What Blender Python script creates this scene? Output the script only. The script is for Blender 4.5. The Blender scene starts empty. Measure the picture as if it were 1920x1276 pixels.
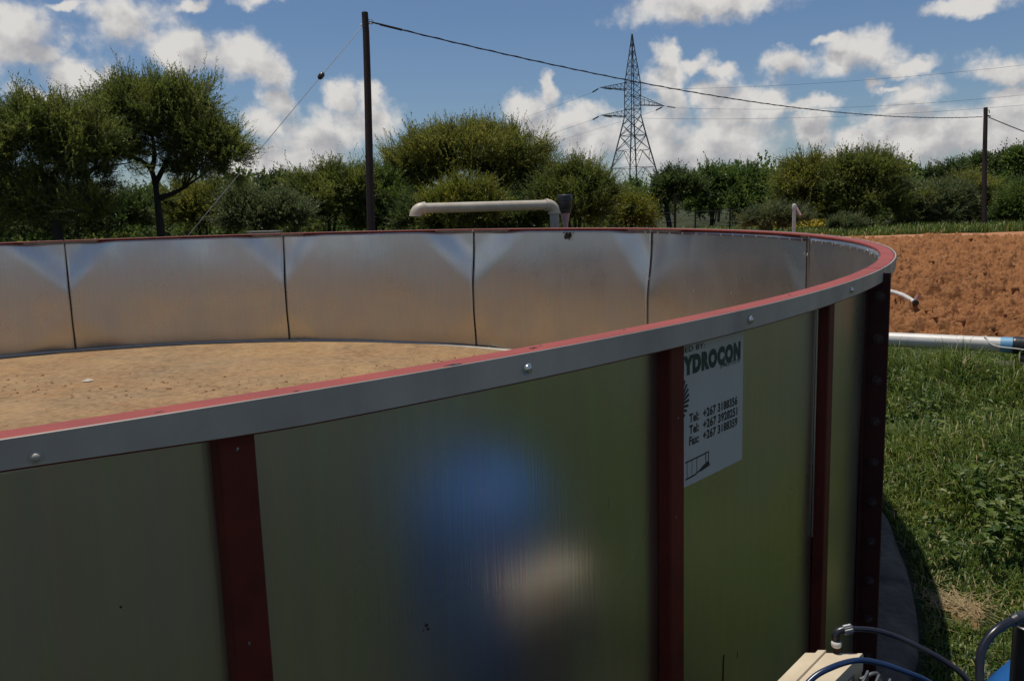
import bpy, math, random
import numpy as np
from mathutils import Vector, Matrix
rnd = random.Random(7); rng = np.random.default_rng(11)
S = bpy.context.scene; COL = S.collection

# ------------------------------------------------------------------ camera
FPX, PIT, ROL = 1585.6, .15314, -.03081
CZ = 1.5305                                    # eye height above the ground
_c, _s, _cr, _sr = math.cos(PIT), math.sin(PIT), math.cos(ROL), math.sin(ROL)
CF = np.array([0, _c, -_s]); CD0 = np.array([0, -_s, -_c]); CR0 = np.array([1., 0, 0])
CX = CR0*_cr - CD0*_sr; CD = CR0*_sr + CD0*_cr
cd = bpy.data.cameras.new('camera'); cam = bpy.data.objects.new('camera', cd); COL.objects.link(cam)
cd.sensor_width = 36; cd.lens = FPX/1920*36; cd.clip_start = .05; cd.clip_end = 5000
m = Matrix.Identity(4)
for i in range(3):
    m[i][0] = CX[i]; m[i][1] = -CD[i]; m[i][2] = -CF[i]
m[2][3] = CZ
cam.matrix_world = m
S.camera = cam
def ray(x, y):
    return CF + (x-960)/FPX*CX + (y-638)/FPX*CD
def P(x, y, d):                                # point seen at a survey position, d metres deep
    v = ray(x, y)*d; return np.array([v[0], v[1], v[2]+CZ])
def PZ(x, y, z):                               # same, on the level z
    r = ray(x, y); k = (z-CZ)/r[2]; return np.array([r[0]*k, r[1]*k, z])
def G(x, d):                                   # ground point under survey column x at depth d
    r = ray(x, 400); k = d; return np.array([r[0]*k, r[1]*k, 0.])
TX, TY = -3.35086, 4.92547                     # tank axis
R = 13*2.44/2/math.pi; RW = .046; ZR = CZ-.19046; ZF = ZR-1.262
def cyl(x, y, r, far=False):                   # angle and height where a survey ray meets the tank
    d = ray(x, y); ox, oy = -TX, -TY
    a = d[0]**2+d[1]**2; b = ox*d[0]+oy*d[1]; c = ox*ox+oy*oy-r*r
    t = (-b+(1 if far else -1)*math.sqrt(max(b*b-a*c, 0)))/a
    return math.atan2(d[1]*t-TY, d[0]*t-TX), d[2]*t+CZ

# ------------------------------------------------------------------ light
SUN_EL = math.radians(80.5); SUN_AZ = math.atan2(-.74, .60)
sd = np.array([math.sin(SUN_AZ)*math.cos(SUN_EL), math.cos(SUN_AZ)*math.cos(SUN_EL), math.sin(SUN_EL)])
sl = bpy.data.lights.new('sun', 'SUN'); sl.energy = 5.0; sl.angle = math.radians(.5); sl.color = (1, .95, .87)
so = bpy.data.objects.new('sun', sl); COL.objects.link(so)
so.rotation_euler = Vector(sd).to_track_quat('Z', 'Y').to_euler(); so.location = (0, 0, 60)
S.view_settings.view_transform = 'Standard'; S.view_settings.look = 'None'
S.view_settings.gamma = 1; S.view_settings.use_curve_mapping = False
S.view_settings.exposure = -.5
try:
    S.cycles.use_denoising = True; S.cycles.max_bounces = 8; S.cycles.glossy_bounces = 5
    S.cycles.transparent_max_bounces = 6; S.cycles.caustics_reflective = True; S.cycles.blur_glossy = .5
except Exception: pass

# ------------------------------------------------------------------ sky with cumulus
W = bpy.data.worlds.new('World'); S.world = W; W.use_nodes = True
nt = W.node_tree; N = nt.nodes; L = nt.links
for n in list(N): N.remove(n)
def nd(t, typ, **k):
    n = t.nodes.new(typ)
    for a, v in k.items(): setattr(n, a, v)
    return n
def mth(t, op, a, b=None, clamp=False, c=None):
    n = nd(t, 'ShaderNodeMath', operation=op, use_clamp=clamp)
    for i, v in enumerate((a, b, c)):
        if v is None: continue
        if isinstance(v, (int, float)): n.inputs[i].default_value = v
        else: t.links.new(v, n.inputs[i])
    return n.outputs[0]
CLOUDS = [  # (column, row, half width, half height) of each cumulus head, surveyed
 (10,60,95,75),(85,100,55,40),(235,40,85,65),(345,95,80,45),(440,105,80,48),(505,130,42,45),(520,185,36,45),(490,235,50,40),
 (150,150,62,40),(80,178,60,26),(480,0,50,22),(640,180,36,42),(690,185,30,34),(600,250,95,62),(700,225,66,48),(560,300,110,50),(470,320,90,60),
 (985,205,58,45),(1030,165,22,40),(1080,215,65,35),(1110,265,90,55),(1010,250,80,50),(1250,105,26,36),(1255,160,45,52),(1300,125,40,22),(1345,137,45,22),
 (1240,235,60,60),(1335,180,45,32),(1390,200,85,50),(1450,190,48,34),(1360,260,130,62),(1520,235,50,38),(1265,290,140,50),
 (1330,4,175,42),(1465,124,52,30),(1610,100,75,38),(1700,120,58,20),(1560,75,36,12),(1820,5,90,22),
 (1710,185,66,42),(1690,215,85,24),(1880,125,70,32),(1520,197,66,20),(1640,262,70,34),(1730,260,90,44),(1800,255,70,50),(1890,190,52,40),(1880,245,110,58),(1600,300,180,36),(1660,165,30,12),
 (360,10,46,14),(120,5,40,12),(1640,150,20,14)]
tc = nd(nt, 'ShaderNodeTexCoord'); sp = nd(nt, 'ShaderNodeSeparateXYZ'); L.new(tc.outputs['Generated'], sp.inputs[0])
az = mth(nt, 'ARCTAN2', sp.outputs[0], sp.outputs[1]); el = mth(nt, 'ARCSINE', sp.outputs[2])
cb = nd(nt, 'ShaderNodeCombineXYZ'); L.new(az, cb.inputs[0]); L.new(el, cb.inputs[1])
# billowed warp of the sky position
nz0 = nd(nt, 'ShaderNodeTexNoise'); nz0.inputs['Scale'].default_value = 22; nz0.inputs['Detail'].default_value = 5; nz0.inputs['Roughness'].default_value = .58
L.new(cb.outputs[0], nz0.inputs['Vector'])
wv = nd(nt, 'ShaderNodeVectorMath', operation='SUBTRACT'); L.new(nz0.outputs['Color'], wv.inputs[0]); wv.inputs[1].default_value = (.5, .5, .5)
ws = nd(nt, 'ShaderNodeVectorMath', operation='SCALE'); L.new(wv.outputs[0], ws.inputs[0]); ws.inputs['Scale'].default_value = .05
wp = nd(nt, 'ShaderNodeVectorMath', operation='ADD'); L.new(cb.outputs[0], wp.inputs[0]); L.new(ws.outputs[0], wp.inputs[1])
flat = nd(nt, 'ShaderNodeVectorMath', operation='MULTIPLY'); L.new(wp.outputs[0], flat.inputs[0]); flat.inputs[1].default_value = (1, 1, 0)
def dirang(x, y):
    v = ray(x, y); v = v/np.linalg.norm(v); return math.atan2(v[0], v[1]), math.asin(v[2])
blobs = []
for (x, y, hw, hh) in CLOUDS:
    a, e = dirang(x, y); blobs.append((a, e, hw/FPX, hh/FPX))
for k in range(16):
    a = math.radians(50+16*k+rnd.uniform(-7, 7)); a = a if a < math.pi else a-2*math.pi
    blobs.append((a, math.radians(rnd.uniform(4, 13)), rnd.uniform(.14, .26), rnd.uniform(.05, .11)))
for k in range(16):                               # cumulus round the rest of the sky
    a = math.radians(rnd.uniform(42, 318)); a = a if a < math.pi else a-2*math.pi
    blobs.append((a, math.radians(rnd.uniform(16, 46)), rnd.uniform(.07, .2), rnd.uniform(.03, .08)))
def heads(vec, k):
    Bm = None
    for (a, e, hw, hh) in blobs:
        s1 = nd(nt, 'ShaderNodeVectorMath', operation='MULTIPLY_ADD'); L.new(vec, s1.inputs[0])
        s1.inputs[1].default_value = (1/hw, 1/hh, 0); s1.inputs[2].default_value = (-a/hw, -e/hh, 0)
        d = nd(nt, 'ShaderNodeVectorMath', operation='LENGTH'); L.new(s1.outputs[0], d.inputs[0])
        if Bm is None: Bm = d.outputs['Value']
        else:
            q = nd(nt, 'ShaderNodeMath', operation='SMOOTH_MIN'); L.new(Bm, q.inputs[0]); L.new(d.outputs['Value'], q.inputs[1]); q.inputs[2].default_value = k; Bm = q.outputs[0]
    return Bm
Bm = heads(flat.outputs[0], .2)
upv = nd(nt, 'ShaderNodeVectorMath', operation='ADD'); L.new(flat.outputs[0], upv.inputs[0]); upv.inputs[1].default_value = (-.006, .020, 0)
Bu = heads(upv.outputs[0], .2)
def noise(vec, sc, det, rough, off=(0, 0, 0)):
    a = nd(nt, 'ShaderNodeVectorMath', operation='ADD'); L.new(vec, a.inputs[0]); a.inputs[1].default_value = off
    n = nd(nt, 'ShaderNodeTexNoise'); n.inputs['Scale'].default_value = sc; n.inputs['Detail'].default_value = det; n.inputs['Roughness'].default_value = rough
    L.new(a.outputs[0], n.inputs['Vector']); return n.outputs['Fac']
n1 = noise(cb.outputs[0], 24, 9, .60)
n2 = noise(cb.outputs[0], 26, 4, .5, (.006, -.012, 0))
core = mth(nt, 'SUBTRACT', .97, Bm)                                # >0 inside a head
dens = mth(nt, 'ADD', core, mth(nt, 'MULTIPLY', mth(nt, 'SUBTRACT', n1, .5), 1.5))
mr = nd(nt, 'ShaderNodeMapRange', interpolation_type='SMOOTHSTEP'); L.new(dens, mr.inputs[0]); mr.inputs[1].default_value = -.09; mr.inputs[2].default_value = .58
cover = mr.outputs[0]
rel = mth(nt, 'MULTIPLY', mth(nt, 'SUBTRACT', n1, n2), 3.2)          # lit side against shaded side of the billows
above = mth(nt, 'ADD', mth(nt, 'SUBTRACT', 1.0, Bu), mth(nt, 'MULTIPLY', mth(nt, 'SUBTRACT', n2, .5), 1.0))
und = nd(nt, 'ShaderNodeMapRange', interpolation_type='SMOOTHSTEP'); L.new(above, und.inputs[0]); und.inputs[1].default_value = .0; und.inputs[2].default_value = .95
shade = mth(nt, 'ADD', mth(nt, 'MULTIPLY', und.outputs[0], .80), mth(nt, 'MULTIPLY', rel, -.6), True)
cc = nd(nt, 'ShaderNodeMixRGB'); L.new(shade, cc.inputs[0]); cc.inputs[1].default_value = (11.0, 10.7, 10.3, 1); cc.inputs[2].default_value = (6.3, 6.3, 6.6, 1)
sky = nd(nt, 'ShaderNodeTexSky', sky_type='NISHITA'); sky.sun_disc = False; sky.sun_elevation = SUN_EL; sky.sun_rotation = SUN_AZ
sky.air_density = 1.0; sky.dust_density = .6; sky.ozone_density = 2.4
sat = nd(nt, 'ShaderNodeMixRGB', blend_type='MULTIPLY'); sat.inputs[0].default_value = 1; L.new(sky.outputs[0], sat.inputs[1]); sat.inputs[2].default_value = (.90, 1.02, 1.18, 1)
mx = nd(nt, 'ShaderNodeMixRGB'); L.new(cover, mx.inputs[0]); L.new(sat.outputs[0], mx.inputs[1]); L.new(cc.outputs[0], mx.inputs[2])
bg = nd(nt, 'ShaderNodeBackground'); bg.inputs['Strength'].default_value = .088; L.new(mx.outputs[0], bg.inputs[0])
out = nd(nt, 'ShaderNodeOutputWorld'); L.new(bg.outputs[0], out.inputs[0])

# ------------------------------------------------------------------ helpers
class MB:
    def __init__(s): s.V = []; s.F = []; s.M = []; s.n = 0
    def add(s, V, F, mi=0):
        V = np.asarray(V, float); s.V.append(V)
        s.F += [tuple(i+s.n for i in f) for f in F]; s.M += [mi]*len(F); s.n += len(V); return s
    def box(s, c, size, rot=None, mi=0):
        V = np.array([(x, y, z) for x in (-.5, .5) for y in (-.5, .5) for z in (-.5, .5)])*np.array(size)
        if rot is not None: V = V@np.array(rot.to_3x3()).T
        return s.add(V+np.array(c), [(0,1,3,2),(4,6,7,5),(0,4,5,1),(2,3,7,6),(0,2,6,4),(1,5,7,3)], mi)
    def tube(s, pts, rad, n=8, cap=True, mi=0):
        pts = [Vector(p) for p in pts]; k = len(pts)
        if isinstance(rad, (int, float)): rad = [rad]*k
        V = []; F = []; u = None
        for i in range(k):
            t = (pts[min(i+1, k-1)]-pts[max(i-1, 0)]).normalized()
            if u is None: u = t.orthogonal().normalized()
            u = (u-t*u.dot(t)); u = u.normalized() if u.length > 1e-6 else t.orthogonal().normalized()
            w = t.cross(u)
            for j in range(n):
                a = 2*math.pi*j/n; V.append(pts[i]+(u*math.cos(a)+w*math.sin(a))*rad[i])
        for i in range(k-1):
            for j in range(n): F.append((i*n+j, i*n+(j+1)%n, (i+1)*n+(j+1)%n, (i+1)*n+j))
        if cap: F.append(tuple(range(n))[::-1]); F.append(tuple((k-1)*n+j for j in range(n)))
        return s.add([tuple(v) for v in V], F, mi)
    def lathe(s, prof, n=16, mat=None, mi=0):       # prof: (r, z) list round z, moved by matrix mat
        V = []; F = []; k = len(prof)
        for r, z in prof:
            for j in range(n):
                a = 2*math.pi*j/n; v = Vector((r*math.cos(a), r*math.sin(a), z)); V.append(tuple(mat@v if mat else v))
        for i in range(k-1):
            for j in range(n): F.append((i*n+j, i*n+(j+1)%n, (i+1)*n+(j+1)%n, (i+1)*n+j))
        F.append(tuple(range(n))[::-1]); F.append(tuple((k-1)*n+j for j in range(n)))
        return s.add(V, F, mi)
    def sweep(s, prof, a0, a1, n, mi=0):            # closed (r, z) profile swept round the tank axis
        V = []; F = []; k = len(prof)
        for i in range(n+1):
            a = a0+(a1-a0)*i/n
            for r, z in prof: V.append((TX+r*math.cos(a), TY+r*math.sin(a), z))
        for i in range(n):
            for j in range(k): F.append((i*k+j, i*k+(j+1)%k, (i+1)*k+(j+1)%k, (i+1)*k+j))
        F.append(tuple(range(k))[::-1]); F.append(tuple(n*k+j for j in range(k)))
        return s.add(V, F, mi)
    def build(s, name, mats, parent=None, smooth=False, angle=None):
        me = bpy.data.meshes.new(name); me.from_pydata([tuple(v) for v in np.concatenate(s.V)], [], s.F)
        mats = mats if isinstance(mats, (list, tuple)) else [mats]
        for q in mats: me.materials.append(q)
        if len(mats) > 1: me.polygons.foreach_set('material_index', s.M)
        if smooth:
            me.polygons.foreach_set('use_smooth', [True]*len(me.polygons))
            try: me.set_sharp_from_angle(angle=math.radians(angle or 40))
            except Exception: pass
        me.validate(); o = bpy.data.objects.new(name, me); COL.objects.link(o)
        if parent: o.parent = parent; o.matrix_parent_inverse = parent.matrix_world.inverted()
        return o
def np_mesh(name, V, F, mats, mi=None, parent=None, smooth=False):   # V (n,3), F (m,k) arrays
    me = bpy.data.meshes.new(name); k = F.shape[1]; m_ = len(F)
    me.vertices.add(len(V)); me.vertices.foreach_set('co', np.ascontiguousarray(V, np.float32).ravel())
    me.loops.add(m_*k); me.loops.foreach_set('vertex_index', np.ascontiguousarray(F, np.int32).ravel())
    me.polygons.add(m_); me.polygons.foreach_set('loop_start', np.arange(0, m_*k, k, dtype=np.int32))
    me.polygons.foreach_set('loop_total', np.full(m_, k, np.int32))
    for q in mats: me.materials.append(q)
    if mi is not None: me.polygons.foreach_set('material_index', np.asarray(mi, np.int32))
    if smooth: me.polygons.foreach_set('use_smooth', np.ones(m_, bool))
    me.update(calc_edges=True)
    o = bpy.data.objects.new(name, me); COL.objects.link(o)
    if parent: o.parent = parent; o.matrix_parent_inverse = parent.matrix_world.inverted()
    return o
def tag(o, label=None, cat=None, group=None, kind=None):
    for k, v in (('label', label), ('category', cat), ('group', group), ('kind', kind)):
        if v: o[k] = v
    return o
def thing(name, label, cat, loc=(0, 0, 0), group=None):
    o = bpy.data.objects.new(name, None); o.empty_display_size = .2; COL.objects.link(o); o.location = [float(v) for v in loc]
    bpy.context.view_layer.update(); return tag(o, label, cat, group)
def copy_part(src, parent, mat):
    c = src.copy(); COL.objects.link(c); c.parent = parent; c.matrix_parent_inverse = parent.matrix_world.inverted(); c.matrix_basis = mat; return c
def frame(o, z, x=None):                            # matrix at o with local z along z
    z = Vector(z).normalized(); x = Vector(x) if x is not None else z.orthogonal()
    x = (x-z*x.dot(z)).normalized(); y = z.cross(x)
    M_ = Matrix.Identity(4)
    for i in range(3): M_[i][0], M_[i][1], M_[i][2], M_[i][3] = x[i], y[i], z[i], o[i]
    return M_
def bez(p0, p1, p2, p3, n=16):
    p0, p1, p2, p3 = map(np.array, (p0, p1, p2, p3)); r = []
    for i in range(n+1):
        t = i/n; r.append((1-t)**3*p0+3*t*(1-t)**2*p1+3*t*t*(1-t)*p2+t**3*p3)
    return r
def smooth_path(pts, n=8):                          # Catmull-Rom through pts
    pts = [np.array(p, float) for p in pts]; pts = [2*pts[0]-pts[1]]+pts+[2*pts[-1]-pts[-2]]; r = []
    for i in range(1, len(pts)-2):
        a, b, c, d = pts[i-1:i+3]
        for k in range(n):
            t = k/n; r.append(.5*(2*b+(c-a)*t+(2*a-5*b+4*c-d)*t*t+(3*b-a-3*c+d)*t**3))
    r.append(pts[-2]); return r
_perm = rng.random((256, 256))
def vnoise(x, y):
    xi = np.floor(x).astype(int); yi = np.floor(y).astype(int); fx = x-xi; fy = y-yi
    fx = fx*fx*(3-2*fx); fy = fy*fy*(3-2*fy); g = lambda a, b: _perm[a % 256, b % 256]
    return (g(xi, yi)*(1-fx)+g(xi+1, yi)*fx)*(1-fy)+(g(xi, yi+1)*(1-fx)+g(xi+1, yi+1)*fx)*fy
def fbm(x, y, o=4):
    v = 0; a = .5
    for k in range(o): v = v+a*vnoise(x*2**k+17*k, y*2**k+31*k); a *= .5
    return v/(1-.5**o)

# ------------------------------------------------------------------ materials
def mat(name, col, rough=.6, metal=0., spec=.5, n_scale=None, n_amt=.2, col2=None, bump=None, obj=True, stretch=(1, 1, 1), rvar=0., detail=5):
    m_ = bpy.data.materials.new(name); m_.use_nodes = True; t = m_.node_tree; b = t.nodes['Principled BSDF']
    b.inputs['Base Color'].default_value = (*col, 1); b.inputs['Roughness'].default_value = rough; b.inputs['Metallic'].default_value = metal
    b.inputs['Specular IOR Level'].default_value = spec
    if n_scale:
        c = nd(t, 'ShaderNodeTexCoord'); mp = nd(t, 'ShaderNodeMapping'); mp.inputs['Scale'].default_value = stretch
        g = nd(t, 'ShaderNodeNewGeometry')
        t.links.new(c.outputs['Object'] if obj else g.outputs['Position'], mp.inputs[0])
        n = nd(t, 'ShaderNodeTexNoise'); n.inputs['Scale'].default_value = n_scale; n.inputs['Detail'].default_value = detail; n.inputs['Roughness'].default_value = .6
        t.links.new(mp.outputs[0], n.inputs['Vector'])
        r = nd(t, 'ShaderNodeMapRange'); t.links.new(n.outputs['Fac'], r.inputs[0]); r.inputs[1].default_value = .3; r.inputs[2].default_value = .7
        mixn = nd(t, 'ShaderNodeMixRGB'); t.links.new(r.outputs[0], mixn.inputs[0])
        c2 = col2 or tuple(v*(1-n_amt) for v in col); mixn.inputs[1].default_value = (*col, 1); mixn.inputs[2].default_value = (*c2, 1)
        t.links.new(mixn.outputs[0], b.inputs['Base Color'])
        if rvar:
            rr = nd(t, 'ShaderNodeMapRange'); t.links.new(n.outputs['Fac'], rr.inputs[0]); rr.inputs[1].default_value = .3; rr.inputs[2].default_value = .7
            rr.inputs[3].default_value = rough-rvar; rr.inputs[4].default_value = rough+rvar; t.links.new(rr.outputs[0], b.inputs['Roughness'])
        if bump:
            bp = nd(t, 'ShaderNodeBump'); bp.inputs['Strength'].default_value = bump[0]; bp.inputs['Distance'].default_value = bump[1]
            n3 = nd(t, 'ShaderNodeTexNoise'); n3.inputs['Scale'].default_value = bump[2]; n3.inputs['Detail'].default_value = 6
            t.links.new(mp.outputs[0], n3.inputs['Vector'])
            t.links.new(n3.outputs['Fac'], bp.inputs['Height']); t.links.new(bp.outputs[0], b.inputs['Normal'])
    return m_
def leafmat(name, col, trans=.55):
    m_ = bpy.data.materials.new(name); m_.use_nodes = True; t = m_.node_tree
    for n in list(t.nodes): t.nodes.remove(n)
    g = nd(t, 'ShaderNodeNewGeometry'); n = nd(t, 'ShaderNodeTexNoise'); n.inputs['Scale'].default_value = 1.6; n.inputs['Detail'].default_value = 3
    t.links.new(g.outputs['Position'], n.inputs['Vector'])
    r = nd(t, 'ShaderNodeMapRange'); t.links.new(n.outputs['Fac'], r.inputs[0]); r.inputs[1].default_value = .32; r.inputs[2].default_value = .68
    mixn = nd(t, 'ShaderNodeMixRGB'); t.links.new(r.outputs[0], mixn.inputs[0]); mixn.inputs[1].default_value = (col[0]*.75, col[1]*.85, col[2]*.9, 1)
    mixn.inputs[2].default_value = (col[0]*1.3, col[1]*1.15, col[2], 1)
    d = nd(t, 'ShaderNodeBsdfDiffuse'); tr = nd(t, 'ShaderNodeBsdfTranslucent'); ms = nd(t, 'ShaderNodeMixShader'); ms.inputs[0].default_value = trans
    gl = nd(t, 'ShaderNodeBsdfGlossy'); gl.inputs['Roughness'].default_value = .45; gl.inputs[0].default_value = (.6, .6, .55, 1); m2 = nd(t, 'ShaderNodeMixShader'); m2.inputs[0].default_value = .035
    t.links.new(mixn.outputs[0], d.inputs[0]); t.links.new(mixn.outputs[0], tr.inputs[0]); t.links.new(d.outputs[0], ms.inputs[1]); t.links.new(tr.outputs[0], ms.inputs[2])
    t.links.new(ms.outputs[0], m2.inputs[1]); t.links.new(gl.outputs[0], m2.inputs[2])
    o = nd(t, 'ShaderNodeOutputMaterial'); t.links.new(m2.outputs[0], o.inputs[0]); return m_
M = {}
M['red'] = mat('red oxide paint', (.34, .060, .038), .6, n_scale=9, col2=(.25, .046, .032), bump=(.25, .002, 60))
M['redrust'] = mat('dark red oxide paint', (.125, .015, .008), .6, n_scale=14, col2=(.075, .010, .006), bump=(.3, .002, 50), spec=.3)
M['flange'] = mat('dark oxide flange', (.050, .008, .007), .6, n_scale=14, col2=(.03, .005, .005), bump=(.3, .002, 50), spec=.3)
M['band'] = mat('dull zinc strip', (.50, .455, .40), .52, metal=.25, n_scale=5, col2=(.31, .28, .245), stretch=(1, 1, .6), rvar=.08, bump=(.08, .001, 90))
M['steel'] = mat('zinc bolt', (.62, .62, .6), .3, metal=1)
M['darkbolt'] = mat('painted bolt', (.055, .028, .028), .4, n_scale=40, n_amt=.3)
M['gap'] = mat('black sealant', (.012, .011, .010), .7, n_scale=30, n_amt=.3)
M['concrete'] = mat('weathered concrete', (.15, .122, .09), .95, n_scale=7, col2=(.045, .036, .028), bump=(1, .02, 26))
M['bark'] = mat('dark acacia bark', (.026, .020, .016), .9, n_scale=9, col2=(.014, .011, .009), bump=(.6, .02, 22), obj=False)
M['pole'] = mat('creosoted timber', (.055, .024, .014), .8, n_scale=7, col2=(.02, .011, .008), stretch=(4, 4, .35), bump=(.5, .01, 14))
M['cable'] = mat('black cable', (.018, .018, .02), .5, n_scale=20, n_amt=.2)
M['wire'] = mat('galvanised wire', (.20, .20, .20), .5, metal=.6, n_scale=20, n_amt=.2)
M['lattice'] = mat('galvanised lattice steel', (.16, .17, .18), .6, metal=.3, n_scale=2, n_amt=.3)
M['insul'] = mat('brown porcelain', (.05, .03, .025), .3, n_scale=20, n_amt=.2)
M['cream'] = mat('aged cream plastic pipe', (.56, .50, .40), .45, n_scale=5, col2=(.42, .36, .27), bump=(.1, .002, 40))
M['white'] = mat('white plastic pipe', (.72, .69, .62), .4, n_scale=6, col2=(.58, .54, .47))
M['black'] = mat('black plastic', (.016, .016, .018), .38, n_scale=25, col2=(.028, .026, .026), rvar=.08)
M['rubber'] = mat('black rubber hose', (.012, .013, .02), .3, n_scale=30, col2=(.02, .02, .026), rvar=.06)
M['pink'] = mat('faded pink plastic', (.50, .30, .31), .5, n_scale=8, n_amt=.25)
M['blue'] = mat('blue moulded plastic', (.016, .12, .36), .36, n_scale=7, col2=(.012, .085, .27), rvar=.06, bump=(.1, .002, 60))
M['bluehose'] = mat('dark blue hose', (.012, .03, .085), .28, n_scale=25, n_amt=.3)
M['lightblue'] = mat('pale blue band', (.16, .38, .56), .5, n_scale=10, n_amt=.25)
M['boxcream'] = mat('cream painted housing', (.66, .55, .38), .5, n_scale=9, col2=(.52, .42, .28), bump=(.12, .002, 60), detail=8)
M['alloy'] = mat('grey cast alloy', (.30, .30, .30), .42, metal=.8, n_scale=20, n_amt=.35, bump=(.3, .002, 60))
M['paper'] = mat('white vinyl', (.47, .47, .44), .5, n_scale=3, col2=(.40, .40, .37))
M['inkg'] = mat('dark green ink', (.006, .045, .035), .5, n_scale=30, n_amt=.2)
M['inkb'] = mat('black ink', (.015, .015, .016), .5, n_scale=30, n_amt=.2)
M['straw'] = mat('dry straw', (.34, .25, .12), .9, n_scale=3, n_amt=.3, obj=False)
M['rust'] = mat('rust', (.07, .022, .010), .9, n_scale=60, n_amt=.5)
M['twig'] = mat('grey twig', (.075, .060, .046), .9, n_scale=4, n_amt=.3, obj=False)
M['flower'] = mat('yellow flowers', (.55, .40, .02), .8, n_scale=6, n_amt=.3, obj=False)

# galvanised sheet: mirror-dull zinc with fine rolling streaks, spangle and mud
def sheetmat(name, rough, dust):
    m_ = bpy.data.materials.new(name); m_.use_nodes = True; t = m_.node_tree; b = t.nodes['Principled BSDF']
    b.inputs['Metallic'].default_value = 1
    g = nd(t, 'ShaderNodeNewGeometry'); sx = nd(t, 'ShaderNodeSeparateXYZ'); t.links.new(g.outputs['Position'], sx.inputs[0])
    mp = nd(t, 'ShaderNodeMapping'); mp.inputs['Scale'].default_value = (1, 1, .06); t.links.new(g.outputs['Position'], mp.inputs[0])
    n1 = nd(t, 'ShaderNodeTexNoise'); n1.inputs['Scale'].default_value = 55; n1.inputs['Detail'].default_value = 4; t.links.new(mp.outputs[0], n1.inputs['Vector'])
    n2 = nd(t, 'ShaderNodeTexNoise'); n2.inputs['Scale'].default_value = 2.3; n2.inputs['Detail'].default_value = 2; n2.inputs['Roughness'].default_value = .5; t.links.new(g.outputs['Position'], n2.inputs['Vector'])
    c = nd(t, 'ShaderNodeMixRGB'); t.links.new(n2.outputs['Fac'], c.inputs[0]); c.inputs[1].default_value = (.66, .66, .66, 1); c.inputs[2].default_value = (.55, .55, .54, 1)
    c2 = nd(t, 'ShaderNodeMixRGB', blend_type='MULTIPLY'); c2.inputs[0].default_value = .22; t.links.new(c.outputs[0], c2.inputs[1]); t.links.new(n1.outputs['Color'], c2.inputs[2])
    rr = nd(t, 'ShaderNodeMapRange'); t.links.new(n2.outputs['Fac'], rr.inputs[0]); rr.inputs[1].default_value = .3; rr.inputs[2].default_value = .7; rr.inputs[3].default_value = rough-.05; rr.inputs[4].default_value = rough+.06
    t.links.new(rr.outputs[0], b.inputs['Roughness'])
    bp = nd(t, 'ShaderNodeBump'); bp.inputs['Strength'].default_value = .09; bp.inputs['Distance'].default_value = .0012; t.links.new(n1.outputs['Fac'], bp.inputs['Height']); t.links.new(bp.outputs[0], b.inputs['Normal'])
    mp2 = nd(t, 'ShaderNodeMapping'); mp2.inputs['Scale'].default_value = (1, 1, .03); t.links.new(g.outputs['Position'], mp2.inputs[0])
    n4 = nd(t, 'ShaderNodeTexNoise'); n4.inputs['Scale'].default_value = 240; n4.inputs['Detail'].default_value = 3; t.links.new(mp2.outputs[0], n4.inputs['Vector'])
    bp2 = nd(t, 'ShaderNodeBump'); bp2.inputs['Strength'].default_value = .38; bp2.inputs['Distance'].default_value = .0005; t.links.new(n4.outputs['Fac'], bp2.inputs['Height']); t.links.new(bp.outputs[0], bp2.inputs['Normal']); t.links.new(bp2.outputs[0], b.inputs['Normal'])
    # splashed mud above the floor and a thin film of dust everywhere
    d = nd(t, 'ShaderNodeBsdfDiffuse'); d.inputs[0].default_value = (.30, .22, .14, 1)
    hz = nd(t, 'ShaderNodeMapRange'); t.links.new(sx.outputs[2], hz.inputs[0]); hz.inputs[1].default_value = ZF+.02; hz.inputs[2].default_value = ZF+.16; hz.inputs[3].default_value = .55; hz.inputs[4].default_value = 0
    f1 = mth(t, 'MULTIPLY', hz.outputs[0], n2.outputs['Fac']); f2 = mth(t, 'ADD', f1, mth(t, 'MULTIPLY', n2.outputs['Fac'], dust), True)
    ms = nd(t, 'ShaderNodeMixShader'); t.links.new(f2, ms.inputs[0]); t.links.new(c2.outputs[0], b.inputs['Base Color'])
    t.links.new(b.outputs[0], ms.inputs[1]); t.links.new(d.outputs[0], ms.inputs[2]); t.links.new(ms.outputs[0], t.nodes['Material Output'].inputs[0]); return m_
M['sheet'] = sheetmat('galvanised sheet', .29, .10)

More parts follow.
